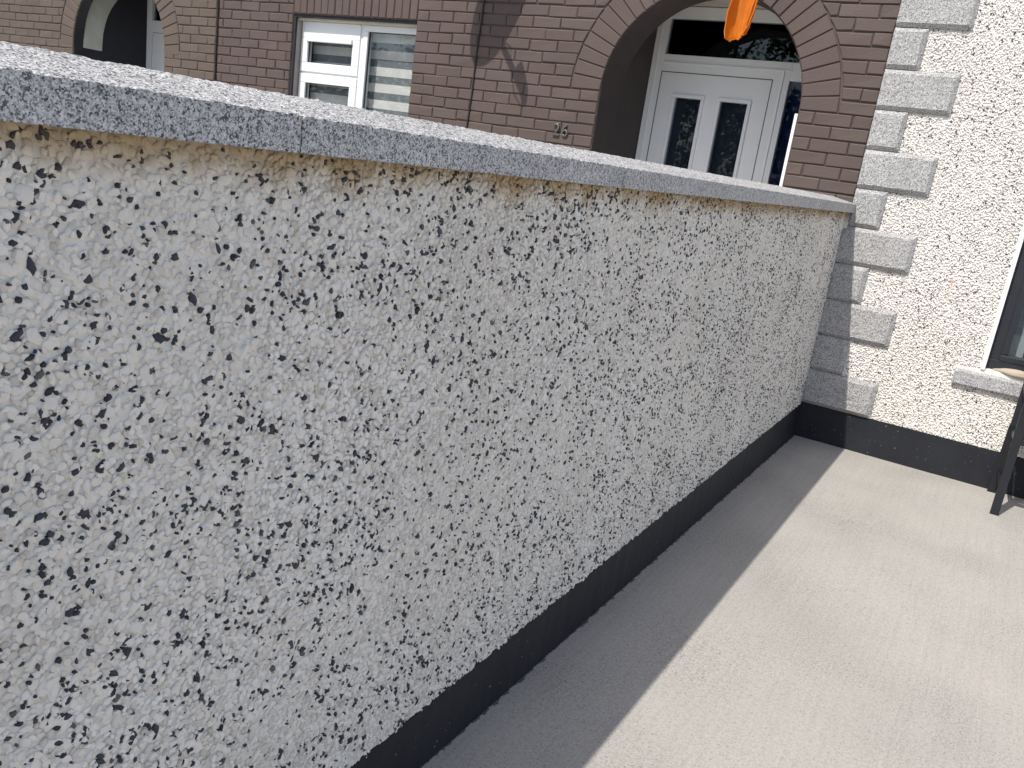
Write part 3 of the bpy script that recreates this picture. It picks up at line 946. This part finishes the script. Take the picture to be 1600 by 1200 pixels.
# painted face lining of the porch arch, the soffit and jambs in the same dark brown
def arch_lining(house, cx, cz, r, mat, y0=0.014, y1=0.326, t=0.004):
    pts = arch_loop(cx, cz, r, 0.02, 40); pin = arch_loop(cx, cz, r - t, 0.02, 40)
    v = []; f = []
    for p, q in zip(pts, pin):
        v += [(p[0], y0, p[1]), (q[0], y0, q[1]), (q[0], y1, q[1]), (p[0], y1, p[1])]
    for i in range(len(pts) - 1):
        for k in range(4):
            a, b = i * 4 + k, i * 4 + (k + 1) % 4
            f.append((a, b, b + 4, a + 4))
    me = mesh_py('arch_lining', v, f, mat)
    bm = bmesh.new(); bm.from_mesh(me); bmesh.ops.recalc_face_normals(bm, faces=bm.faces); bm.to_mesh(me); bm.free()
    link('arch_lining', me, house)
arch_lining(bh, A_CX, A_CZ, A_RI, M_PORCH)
MB().box(A_CX + A_RI - 0.024, A_CX + A_RI - 0.0045, 0.016, 0.034, 0.05, 1.925).build('lit_edge_trim', M_WHITEBEAD, bh, 0.003)  # white strip shaped like the sunlit reveal edge, stopping where shadow begins
# door set
df = MB()
df.box(-1.742, -1.650, YD, YD + 0.07, 0.03, 2.650)        # left jamb
df.box(-0.820, -0.706, YD, YD + 0.07, 0.03, 2.321)        # between door and side light
df.box(-0.440, -0.350, YD, YD + 0.07, 0.03, 2.650)        # right jamb
df.box(-1.650, -0.440, YD + 0.001, YD + 0.069, 2.202, 2.322) # transom
df.box(-1.650, -0.440, YD + 0.001, YD + 0.069, 2.568, 2.650) # head
df.box(-0.706, -0.440, YD + 0.001, YD + 0.069, 0.03, 0.14)
df.build('door_frame', M_DOORW, bh, 0.004)
m = MB(); m.box(-1.650, -0.700, YD - 0.010, YD - 0.0005, 2.262, 2.270); m.box(-0.756, -0.748, YD - 0.008, YD - 0.0005, 0.04, 2.262); m.box(-1.704, -1.696, YD - 0.008, YD - 0.0005, 0.04, 2.6)
m.build('frame_bead', M_DOORW, bh, 0.002)
fan = MB().box(-1.652, -0.438, YD + 0.030, YD + 0.036, 2.318, 2.572).build('fanlight', M_DGLASS, bh)
MB().box(-0.708, -0.438, YD + 0.030, YD + 0.036, 0.136, 2.206).build('side_light', M_BGLASS, bh)
MB().box(-0.74, -0.40, YD + 0.075, YD + 0.085, 0.10, 2.25).build('side_light_backing', M_BLUE, bh)
door = empty('door'); door.parent = bh; door.location = Vector((-1.24, YD, 0.05)) - bh.location
G1 = (-1.506, -1.308); G2 = (-1.160, -0.962); GZ = (0.95, 2.027)
DX0, DX1, DZ0, DZ1 = -1.645, -0.825, 0.045, 2.198
dl = MB()
for x0, x1 in ((DX0, G1[0]), (G1[1], G2[0]), (G2[1], DX1)):
    dl.box(x0, x1, YD + 0.004, YD + 0.052, DZ0, DZ1)
for x0, x1 in (G1, G2):
    dl.box(x0, x1, YD + 0.0041, YD + 0.0519, DZ0, GZ[0]); dl.box(x0, x1, YD + 0.0041, YD + 0.0519, GZ[1], DZ1)
dl.build('leaf', M_DOORW, door)
for x0, x1 in (G1, G2):
    b_ = MB(); frame_rect(b_, x0 - 0.026, x1 + 0.026, GZ[0] - 0.026, GZ[1] + 0.026, 0.026, YD - 0.010, YD + 0.0035); b_.build('bead', M_DOORW, door, 0.005)
    MB().box(x0 - 0.004, x1 + 0.004, YD + 0.020, YD + 0.026, GZ[0] - 0.004, GZ[1] + 0.004).build('pane', M_DGLASS, door)
    MB().box(x0 - 0.01, x1 + 0.01, YD + 0.060, YD + 0.064, GZ[0] - 0.01, GZ[1] + 0.01).build('added_pane_backing', M_PANEBACK, door)  # backing sheet added to lift the too black look of the panes
m = MB(); m.bar((-1.60, YD - 0.02, 1.02), (-1.60, YD - 0.02, 1.22), 0.03, 0.02); m.bar((-1.60, YD - 0.045, 1.10), (-1.49, YD - 0.045, 1.10), 0.018, 0.018); m.bar((-1.60, YD - 0.05, 1.10), (-1.60, YD, 1.10), 0.016, 0.016, (1, 0, 0)); m.build('handle', M_STEEL, door, 0.003)
# gap round the leaf reads as a thin dark line
m = MB(); frame_rect(m, DX0 - 0.005, DX1 + 0.005, DZ0 - 0.005, DZ1 + 0.004, 0.005, YD - 0.0006, YD + 0.003); m.build('gasket', M_ANTH, door)
# bracket under the porch ceiling
MB().box(-1.10, -1.04, 0.44, 0.52, 2.585, 2.655).build('porch_bracket', simple('bracket_brown', (0.22, 0.18, 0.12), 0.6, 0.3), bh, 0.006)

# joint and cable between the two brick houses
MB().box(-5.572, -5.5455, 0.008, 0.02, 0.0, 5.3).build('joint_seal', simple('dark_sealant', (0.05, 0.037, 0.035), 0.8, 0.2), bh)

# house number
hn = empty('house_number', (-1.99, -0.002, 1.62), 'small metal number 26 fixed on the brown brick beside the arched porch', 'house number')
for ch, x in (('2', -2.050), ('6', -1.983)):
    cu = bpy.data.curves.new('numeral', 'FONT'); cu.body = ch; cu.size = 0.118; cu.extrude = 0.004; cu.bevel_depth = 0.0012; cu.bevel_resolution = 1; cu.offset = -0.0012
    to = bpy.data.objects.new('tmp', cu); COL.objects.link(to)
    dg = bpy.context.evaluated_depsgraph_get(); dg.update()
    me = bpy.data.meshes.new_from_object(to.evaluated_get(dg))
    bpy.data.objects.remove(to)
    me.transform(Matrix.Rotation(math.radians(90), 4, 'X'))
    me.name = 'numeral'; me.materials.clear(); me.materials.append(M_STEEL)
    link('numeral', me, hn, (x, -0.011, 1.625))

# ---- the house next door on the left
nh = empty('brick_house', (-8, 0, 0), 'tan brown brick house at far left with a dark arched porch', 'house')
L_CX, L_CZ, L_RI, L_RE = -6.982, 1.905, 0.712, 0.932
wallL = tess_wall('wall', [(-11.5, 0.0), (-5.5725, 0.0), (-5.5725, 5.3), (-11.5, 5.3)], [arch_loop(L_CX, L_CZ, L_RI, 0.02)], 0.0100, M_BROWN2, nh, [0.097])
BL = Bricks(wallL, M_BROWN2)
seenL = lambda x, z: 1.62 < z < 2.50 and x > -9.2
courses(BL, -11.5, -5.573, (L_CX, L_CZ, L_RE, L_RI), [], -5.573, seenL)
voussoirs(BL, L_CX, L_CZ, L_RI, L_RE, seenL)
BL.finish()
shell(nh, -11.5, -5.5725, M_DARKROOM)
def porch_left():
    x0, x1 = L_CX - L_RI - 0.004, L_CX + L_RI + 0.1
    yd = 0.84
    MB().box(x0 - 0.08, x0, 0.012, yd + 0.05, 0.0, 2.8).build('porch_wall', M_PORCHB, nh)
    MB().box(x1, x1 + 0.08, 0.110, yd + 0.05, 0.0, 2.8).build('porch_wall', M_PORCHB, nh)
    MB().box(x0, x1, 0.112, yd + 0.05, 2.70, 2.76).build('porch_ceiling', M_PORCHB, nh)
    MB().box(x0, x1, 0.02, yd + 0.05, -0.02, 0.03).build('porch_floor', M_KERB, nh)
    # pale curved band on the porch side wall
    ro = [(0.109, 1.90), (0.115, 1.98), (0.126, 2.067), (0.140, 2.16), (0.159, 2.242), (0.187, 2.315), (0.219, 2.376), (0.28, 2.46), (0.36, 2.54)]
    ri = [(0.316, 1.90), (0.320, 1.98), (0.328, 2.074), (0.350, 2.17), (0.379, 2.256), (0.415, 2.33), (0.450, 2.385), (0.50, 2.45), (0.57, 2.52)]
    v = []; f = []
    for p, q in zip(ro, ri):
        v += [(x0 - 0.002, *p), (x0 + 0.008, *p), (x0 + 0.008, *q), (x0 - 0.002, *q)]
    for i in range(len(ro) - 1):
        for k in range(4):
            a, b = i * 4 + k, i * 4 + (k + 1) % 4
            f.append((a, b, b + 4, a + 4))
    f += [(0, 3, 2, 1), tuple(len(v) - 4 + k for k in range(4))]
    me = mesh_py('wall_band', v, f, M_PALEBAND)
    bm = bmesh.new(); bm.from_mesh(me); bmesh.ops.recalc_face_normals(bm, faces=bm.faces); bm.to_mesh(me); bm.free()
    link('wall_band', me, nh)
    d = MB()
    d.box(x0, x0 + 0.085, yd, yd + 0.06, 0.03, 2.69); d.box(x0 + 0.085, x1, yd + 0.001, yd + 0.059, 2.19, 2.31); d.box(x0 + 0.085, x1, yd + 0.001, yd + 0.059, 2.60, 2.69); d.box(x1 - 0.09, x1, yd, yd + 0.06, 0.03, 2.69)
    d.build('door_frame', M_DOORW, nh, 0.004)
    MB().box(x0 + 0.084, x1 - 0.088, yd + 0.03, yd + 0.036, 2.305, 2.605).build('fanlight', M_DGLASS, nh)
    MB().box(x0 + 0.092, x1 - 0.096, yd + 0.006, yd + 0.05, 0.035, 2.184).build('door', M_DOORW, nh, 0.004)
porch_left()
arch_lining(nh, L_CX, L_CZ, L_RI, M_PORCHB, 0.016, 0.110, 0.003)

# ------------------------------------------------------------------ white pebble-dashed house
wh = empty('white_house', (2.5, 0, 0), 'white pebble-dashed house with grey granite corner blocks and black base', 'house')
WX0, WX1 = 0.0225, 5.5
RW = (0.923, 2.15, 0.668, 1.95)      # window opening
v_out = [(WX0, 0.225), (WX1, 0.225), (WX1, 5.3), (WX0, 5.3)]
tess_wall('wall', v_out, [[(RW[0], RW[2]), (RW[1], RW[2]), (RW[1], RW[3]), (RW[0], RW[3])]], 0.0016, M_RENDER, wh, [0.16])
shell(wh, WX0, WX1, M_DARKROOM)
# plinth
v = []; f = []
n = 300
for j in range(n + 1):
    x = -0.008 + (WX1 + 0.008) * j / n
    zt = 0.222 + 0.003 * noise.noise(Vector((x * 30, 3, 0)))
    y = -0.0030 + 0.0012 * noise.noise(Vector((x * 12, 1, 0)))
    v += [(x, 0.02, zt + 0.001), (x, y, zt), (x, y - 0.001, 0.1), (x, y - 0.003 - 0.003 * abs(noise.noise(Vector((x * 22, 5, 0)))), -0.02)]
for j in range(n):
    for k in range(3):
        a = j * 4 + k
        f.append((a + 1, a, a + 4, a + 5))
link('plinth', mesh_py('plinth', v, f, M_BLACK, False), wh)
# pebbles on the part in view
Vs = []; Ts = []; MIs = []; base = 0
for dk in (0, 1):
    if dk == 0:
        a, b = hexpts(0.03, 1.9, 0.225, 2.85, 0.0116, 0.42)
        sz = np.clip(RNG.lognormal(math.log(0.0064), 0.24, len(a)), 0.0038, 0.0105)
    else:
        k = int(1.87 * 2.62 * 1700)
        a = RNG.uniform(0.03, 1.9, k); b = RNG.uniform(0.235, 2.85, k)
        sz = np.clip(RNG.lognormal(math.log(0.0034), 0.33, k), 0.002, 0.0070)
    inwin = (a > RW[0] - 0.028) & (a < RW[1] + 0.028) & (b > 0.56) & (b < RW[3] + 0.03)
    insill = (a > 0.776) & (a < 2.31) & (b > 0.555) & (b < 0.668)
    kq = ((b - 0.223) // 0.2205).astype(int)
    inq = a < np.where(kq % 2 == 0, 0.405, 0.192)
    keep = ~(inwin | insill | inq) & (b > 0.228)
    a, b, sz = a[keep], b[keep], sz[keep]
    k = len(a)
    asp, rot, h, tx, ty = chip_params(k, dk)
    h = h * 1.35 + 0.0006
    P = np.stack([a, np.zeros_like(a), b], 1)
    V_, T_, _ = chips_mesh_low(P, sz, asp, rot, h, tx * 1.3, ty * 1.3, 5, UX, UZ, -UY, 0.004)
    Vs.append(V_); Ts.append(T_ + base); MIs.append(np.full(len(T_), dk)); base += len(V_)
me = mesh_np('pebble_dash', np.concatenate(Vs), np.concatenate(Ts), [M_PALE2, M_DARK], np.concatenate(MIs))
tag(link('pebble_dash', me, wh), kind='stuff')
# granite corner blocks: long and short in turn, chamfered
def quoin(z0, long_):
    x0, x1 = (0.0215 if z0 > 1.3 else -0.006), (0.409 if long_ else 0.195) + random.uniform(-0.004, 0.004)
    z1 = z0 + 0.2165
    ch = 0.022; yb, yf = 0.004, -0.030
    nx = max(6, int((x1 - x0) / 0.012)); nz_ = 16
    v = []; f = []
    def depth(x, z):
        d = min((x1 - x) / ch, (z - z0) / ch, (z1 - z) / ch, (x - x0 + 0.004) / 0.006)
        d = max(0.0, min(1.0, d))
        return yf + 0.019 * (1 - d) + (0.0022 * fbm(x * 70, z * 70, z0 * 9, 3) * (0.4 + 0.6 * d))
    xs = [x0] + [x0 + (x1 - x0) * i / nx for i in range(1, nx)] + [x1]
    zs = [z0 + (z1 - z0) * i / nz_ for i in range(nz_ + 1)]
    xs = sorted(set(xs + [x1 - ch])); zs = sorted(set(zs + [z0 + ch, z1 - ch]))
    for z in zs:
        for x in xs:
            v.append((x + 0.001 * noise.noise(Vector((x * 40, z * 40, 2))), depth(x, z), z + 0.001 * noise.noise(Vector((x * 40, z * 40, 7)))))
    NX, NZ = len(xs), len(zs)
    for j in range(NZ - 1):
        for i in range(NX - 1):
            a = j * NX + i
            f.append((a, a + 1, a + NX + 1, a + NX))
    b0 = len(v)
    ring = [i for i in range(NX)] + [j * NX + NX - 1 for j in range(1, NZ)] + [(NZ - 1) * NX + i for i in range(NX - 2, -1, -1)] + [j * NX for j in range(NZ - 2, 0, -1)]
    for r_ in ring: v.append((v[r_][0], yb, v[r_][2]))
    L = len(ring)
    for i in range(L):
        f.append((ring[i], b0 + i, b0 + (i + 1) % L, ring[(i + 1) % L]))
    return link('quoin', mesh_py('quoin', v, f, M_FLAME), wh)
for k in range(22):
    quoin(0.2235 + 0.2205 * k + 0.002, k % 2 == 0)
MB().box(-0.012, 0.0212, -0.022, 0.010, 1.30, 1.4022).build('corner_fill', M_RENDER, wh)
# sill
v = [(0.777, -0.030, 0.558), (2.31, -0.030, 0.558), (2.31, -0.030, 0.632), (0.777, -0.030, 0.632), (0.777, 0.15, 0.560), (2.31, 0.15, 0.560), (2.31, 0.15, 0.690), (0.777, 0.15, 0.690)]
s_ = MB(); s_.add(v, [(0, 1, 2, 3), (3, 2, 6, 7), (5, 4, 7, 6), (0, 3, 7, 4), (1, 5, 6, 2), (0, 4, 5, 1)]); s_.build('window_sill', M_SILL, wh, 0.004)
# white corner bead round the opening
m = MB(); m.box(RW[0] - 0.022, RW[0] - 0.001, -0.008, 0.07, RW[2] - 0.006, RW[3]); m.box(RW[1] + 0.001, RW[1] + 0.022, -0.008, 0.07, RW[2] - 0.006, RW[3]); m.box(RW[0] - 0.022, RW[1] + 0.022, -0.008, 0.07, RW[3] + 0.0005, RW[3] + 0.022)
m.build('corner_bead', M_WHITEBEAD, wh, 0.003)
# dark framed window
w2 = empty('window', (0, 0, 0)); w2.parent = wh; w2.location = Vector((1.5, 0.05, 0.68)) - wh.location
m = MB(); frame_rect(m, RW[0] + 0.0005, RW[1] - 0.0005, 0.672, RW[3] - 0.0005, 0.055, 0.045, 0.115); m.box(1.50, 1.56, 0.046, 0.114, 0.727, RW[3] - 0.056); m.build('frame', M_ANTH, w2, 0.004)
for x0, x1 in ((RW[0] + 0.05, 1.505), (1.555, RW[1] - 0.05)):
    m = MB(); frame_rect(m, x0, x1, 0.722, RW[3] - 0.05, 0.038, 0.040, 0.10); m.build('sash', M_ANTH, w2, 0.008)
    MB().box(x0 + 0.03, x1 - 0.03, 0.066, 0.072, 0.752, RW[3] - 0.08).build('pane', M_GLASS, w2)
# vertical blind behind it
vb = empty('vertical_blind', (1.5, 0.2, 0.7), 'pale grey vertical slat blind behind the dark framed window of the white house', 'blind')
slat_mat = simple('pale_slat', (0.36, 0.42, 0.44), 0.8, 0.2)
for i in range(14):
    x = 0.96 + i * 0.087
    MB().bar((x, 0.20, 0.74), (x, 0.20, 1.93), 0.082, 0.002, (0.35, 1, 0)).build('slat', slat_mat, vb)
MB().box(0.93, 2.14, 0.18, 0.22, 1.93, 1.96).build('rail', M_UPVC, vb)

# ------------------------------------------------------------------ things
# beige stone on the sill
bm = bmesh.new(); bmesh.ops.create_icosphere(bm, subdivisions=4, radius=1.0)
for vt in bm.verts:
    x, y, z = vt.co
    t = (x + 1) / 2
    w = 0.62 + 0.38 * math.sin(min(1, t * 0.9 + 0.1) * math.pi)
    n_ = 1 + 0.10 * fbm(x * 1.5, y * 1.5, z * 1.5)
    vt.co = Vector((x * 0.125 * n_, y * 0.030 * w * n_, z * 0.024 * w * n_ - 0.005 * x * x))
me = bpy.data.meshes.new('sill_stone'); bm.to_mesh(me); bm.free(); me.materials.append(M_WOOD)
me.polygons.foreach_set('use_smooth', [True] * len(me.polygons))
o = link('sill_stone', me, None, (1.088, 0.012, 0.6755)); o.rotation_euler = (0.25, 0, -0.08)
tag(o, 'long smooth beige stone lying on the granite window sill', 'stone')

# garden chair, mostly out of the picture on the right
ch = empty('garden_chair', (1.40, -0.28, 0), 'black metal garden chair standing by the white house under the dark window', 'chair')
XL, XR = 1.152, 1.668
for x in (XL, XR):
    s = 1 if x == XL else -1
    MB().bar((x, -0.463, 0.0), (x - s * 0.001, -0.463, 0.615), 0.042, 0.022, (0, 1, 0)).build('leg', M_CHAIR, ch, 0.003)
    m = MB(); m.bar((x - s * 0.027, -0.042, 0.0), (x - s * 0.020, -0.125, 0.42), 0.040, 0.022, (0, 1, 0)); m.build('leg', M_CHAIR, ch, 0.003)
    MB().bar((x - s * 0.0205, -0.1245, 0.415), (x - s * 0.018, -0.085, 0.95), 0.032, 0.022, (0, 1, 0)).build('back_upright', M_CHAIR, ch, 0.003)
    MB().bar((x, -0.50, 0.628), (x - s * 0.01, -0.115, 0.640), 0.045, 0.024).build('armrest', M_CHAIR, ch, 0.006)
    MB().bar((x, -0.46, 0.405), (x - s * 0.01, -0.13, 0.385), 0.022, 0.030).build('seat_rail', M_CHAIR, ch, 0.003)
    MB().bar((x, -0.452, 0.125), (x - s * 0.022, -0.068, 0.125), 0.016, 0.022).build('stretcher', M_CHAIR, ch, 0.003)
MB().bar((XL, -0.455, 0.405), (XR, -0.455, 0.405), 0.024, 0.030).build('seat_rail', M_CHAIR, ch, 0.003)
MB().bar((XL, -0.135, 0.385), (XR, -0.135, 0.385), 0.024, 0.028).build('seat_rail', M_CHAIR, ch, 0.003)
for i in range(6):
    y = -0.43 + i * 0.052
    MB().bar((XL + 0.011, y, 0.412 - i * 0.003), (XR - 0.011, y, 0.412 - i * 0.003), 0.038, 0.010).build('seat_slat', M_CHAIR, ch, 0.002)
for i in range(7):
    x = XL + 0.05 + i * (XR - XL - 0.1) / 6
    MB().bar((x, -0.118, 0.46), (x, -0.088, 0.93), 0.030, 0.008, (0, 1, 0)).build('back_slat', M_CHAIR, ch, 0.002)
MB().bar((XL, -0.118, 0.455), (XR, -0.118, 0.455), 0.02, 0.028).build('back_rail', M_CHAIR, ch, 0.003)
MB().bar((XL, -0.0855, 0.945), (XR, -0.0855, 0.945), 0.022, 0.032).build('back_rail', M_CHAIR, ch, 0.003)

# satellite dish above the picture: its shadow falls on the brick
sdish = empty('satellite_dish', (-2.70, 0, 3.05), 'grey satellite dish on the brown brick wall, its shadow beside the black cable', 'satellite dish')
az, el, rr = 0.62, 0.02, 0.40
nrm = Vector((math.sin(az) * math.cos(el), -math.cos(az) * math.cos(el), math.sin(el)))
uu = nrm.cross(Vector((0, 0, 1))).normalized(); vv = uu.cross(nrm)
cen = Vector((-2.705, -0.40, 3.115))
v = []; f = []
NR, NA = 8, 40
for i in range(NR + 1):
    for k in range(NA):
        r_ = rr * i / NR; a = 2 * math.pi * k / NA
        v.append(cen + uu * math.cos(a) * r_ * 0.92 + vv * math.sin(a) * r_ - nrm * 0.05 * (1 - (i / NR) ** 2))
for i in range(NR):
    for k in range(NA):
        f.append((i * NA + k, i * NA + (k + 1) % NA, (i + 1) * NA + (k + 1) % NA, (i + 1) * NA + k))
me = mesh_py('reflector', v, f, M_DISH, True)
o = link('reflector', me, sdish); sm = o.modifiers.new('thick', 'SOLIDIFY'); sm.thickness = 0.006
low = cen - vv * 0.30 - nrm * 0.03
lnb = Vector((-2.515, -0.70, 2.865))
MB().bar(low, lnb, 0.034, 0.026).build('arm', M_DISH, sdish, 0.003)
m = MB(); m.tube([lnb + Vector((-0.03, 0.03, 0.09)), lnb + Vector((0, 0, 0.02)), lnb + Vector((0.01, -0.01, -0.03))], [0.032, 0.034, 0.022], 12)
m.tube([lnb + Vector((-0.015, 0.01, 0.075)), lnb + Vector((-0.06, 0.05, 0.12))], [0.028, 0.036], 12)
m.build('receiver', M_UPVC, sdish, 0, True)
MB().tube([lnb + Vector((0, 0, -0.03)), lnb + Vector((-0.01, 0.02, -0.10)), lnb + Vector((-0.06, 0.08, -0.11)), lnb + Vector((-0.10, 0.13, -0.02)), lnb + Vector((-0.12, 0.15, 0.10)), low + Vector((0, 0, -0.02))], 0.0045, 6).build('cable', M_CABLE, sdish, 0, True)
m = MB(); m.tube([(-2.80, 0.0, 2.86), (-2.78, -0.22, 2.86), (-2.74, -0.32, 3.0), cen - nrm * 0.06], 0.02, 10); m.box(-2.87, -2.73, -0.012, 0.003, 2.76, 2.96)
m.build('wall_bracket', M_DISH, sdish)
pts = []
zz = 2.90
while zz > 0.2:
    pts.append((-2.768 + 0.006 * math.sin(zz * 3.1) + 0.003 * math.sin(zz * 11) , -0.0055, zz)); zz -= 0.06
MB().tube(pts, 0.0062, 8).build('wall_cable', M_CABLE, sdish, 0, True)

# cable down the joint between the brick houses
pts = []
zz = 5.2
while zz > 0.2:
    pts.append((-5.546 + 0.005 * math.sin(zz * 2.3) + 0.003 * math.sin(zz * 9.0), -0.005, zz)); zz -= 0.08
c_ = MB().tube(pts, 0.007, 8).build('cable', M_CABLE, None, 0, True)
tag(c_, 'thin dark cable running down the joint between the two brown brick houses', 'cable')

# orange flag: only its lower tip hangs into the picture
fl = empty('orange_flag', (-0.95, 0, 2.75), 'orange cloth flag hanging down in front of the arched porch', 'flag')
MB().tube([(-0.96, 0.0, 2.72), (-0.86, -0.16, 2.76), (-0.735, -0.36, 2.81)], 0.010, 10).build('pole', M_UPVC, fl, 0, True)
MB().box(-1.00, -0.92, -0.02, 0.003, 2.66, 2.78).build('bracket', M_STEEL, fl, 0.004)
v = []; f = []
NU, NV = 40, 44
def lerp_tab(tab, q):
    for (a, b) in zip(tab, tab[1:]):
        if q <= b[0]:
            k = (q - a[0]) / (b[0] - a[0]); k = k * k * (3 - 2 * k)
            return a[1] + (b[1] - a[1]) * k
    return tab[-1][1]
LEFT = [(0, -0.832), (0.08, -0.843), (0.25, -0.846), (0.45, -0.829), (1.0, -0.80)]
RIGHT = [(0, -0.722), (0.08, -0.706), (0.25, -0.692), (0.45, -0.677), (1.0, -0.70)]
for j in range(NV + 1):
    t = j / NV                       # 0 at the hem, 1 at the pole
    xl, xr = lerp_tab(LEFT, t), lerp_tab(RIGHT, t)
    for i in range(NU + 1):
        s = i / NU
        e = 2 * s - 1
        x = xl + (xr - xl) * (0.5 + 0.5 * math.sin(e * math.pi / 2 * 0.98) / math.sin(math.pi / 2 * 0.98))
        hollow = 0.085 * (1 - abs(e) ** 2.4) * (1 - 0.55 * t)
        fold = 0.045 * math.exp(-((s - (0.70 + 0.12 * t)) / 0.10) ** 2)      # the right flap rolled forward
        y = hollow - fold + 0.004 * math.sin(s * 23 + t * 7) + 0.004 * noise.noise(Vector((s * 5, t * 9, 5)))
        hem = 0.058 * max(0, s - 0.12) ** 1.1 + 0.0045 * math.sin(s * 22) + 0.003 * math.sin(s * 47 + 1)
        v.append((x, -0.33 + y, 2.264 + hem * (1 - t) + t * 0.54))
for j in range(NV):
    for i in range(NU):
        a = j * (NU + 1) + i
        f.append((a, a + 1, a + NU + 2, a + NU + 1))
me = mesh_py('cloth', v, f, M_ORANGE, True)
o = link('cloth', me, fl); sm = o.modifiers.new('thick', 'SOLIDIFY'); sm.thickness = 0.0016
# turned hem along the lower edge
rim = [v[j * (NU + 1)] for j in range(NV, -1, -1)] + [v[i] for i in range(1, NU + 1)] + [v[j * (NU + 1) + NU] for j in range(1, NV + 1)]
MB().tube(rim, 0.0036, 7).build('hem', M_ORANGE, fl, 0, True)

# trees over the road, seen only as reflections in the panes
def tree(loc, h, r, label, seed):
    rg = random.Random(seed)
    t = empty('street_tree', loc, label, 'tree', 'trees across the road')
    L = Vector(loc)
    m = MB()
    m.tube([L, L + Vector((0.1, 0.05, h * 0.2)), L + Vector((0.0, 0.1, h * 0.45)), L + Vector((0.1, 0, h * 0.8))], [0.22, 0.17, 0.12, 0.04], 10)
    tips = []
    for i in range(9):
        a = rg.uniform(0, 6.28); b = L + Vector((0.05, 0.05, h * rg.uniform(0.28, 0.6)))
        e = b + Vector((math.cos(a) * r * 0.75, math.sin(a) * r * 0.75, h * rg.uniform(0.1, 0.28)))
        m.tube([b, (b + e) / 2 + Vector((0, 0, 0.15)), e], [0.07, 0.045, 0.015], 6); tips.append(e)
    m.build('trunk', M_BARK, t, 0, True)
    v = []; f = []
    cl = [(L + Vector((0, 0, h * 0.68)), r * 0.7)] + [(e, r * rg.uniform(0.28, 0.45)) for e in tips]
    for i in range(5200):
        c, cr = rg.choice(cl)
        d = Vector((rg.gauss(0, 1), rg.gauss(0, 1), rg.gauss(0, 0.8)))
        d = d.normalized() * cr * rg.random() ** 0.45
        p = c + d
        a = Vector((rg.gauss(0, 1), rg.gauss(0, 1), rg.gauss(0, 1))).normalized(); b = a.orthogonal().normalized()
        s = rg.uniform(0.05, 0.11)
        q = len(v)
        v += [p - a * s, p + b * s * 0.5, p + a * s, p - b * s * 0.5]; f.append((q, q + 1, q + 2, q + 3))
    me = mesh_py('crown', v, f, M_LEAF)
    link('crown', me, t)
tree((-7.6, -18.5, -0.03), 7.6, 2.4, 'leafy street tree mirrored in the panes of the white front door', 1)
tree((-24.5, -19.5, -0.03), 7.5, 2.4, 'leafy street tree mirrored in the left sash of the white window', 2)
tree((-18.0, -21.5, -0.03), 9.8, 2.8, 'tall leafy tree mirrored at the top of the fixed pane of the white window', 3)
hg = empty('hedge', (-14, -17.2, 0), 'long dark green hedge across the road added to darken the low reflections in the panes', 'hedge')  # hedge added and sized to keep bare sky out of pane reflections
rg = random.Random(5)
v = []; f = []
for i in range(30000):
    p = Vector((rg.uniform(-34, 6), rg.uniform(-18.0, -16.4), 0))
    p.z = (4.2 + 0.45 * noise.noise(Vector((p.x * 0.8, 0, 0)))) * rg.random() ** 0.6
    a = Vector((rg.gauss(0, 1), rg.gauss(0, 1), rg.gauss(0, 1))).normalized(); b = a.orthogonal().normalized()
    q = len(v); w = rg.uniform(0.07, 0.15)
    v += [p - a * w, p + b * w * 0.55, p + a * w, p - b * w * 0.55]; f.append((q, q + 1, q + 2, q + 3))
link('foliage', mesh_py('foliage', v, f, M_LEAF), hg)
m = MB()
for i in range(50):
    x = -33.5 + i * 0.8
    m.tube([(x, -17.2, -0.03), (x + rg.uniform(-.2, .2), -17.2 + rg.uniform(-.2, .2), 1.4), (x + rg.uniform(-.4, .4), -17.2 + rg.uniform(-.4, .4), 2.6)], [0.06, 0.045, 0.02], 6)
m.build('stems', M_BARK, hg, 0, True)
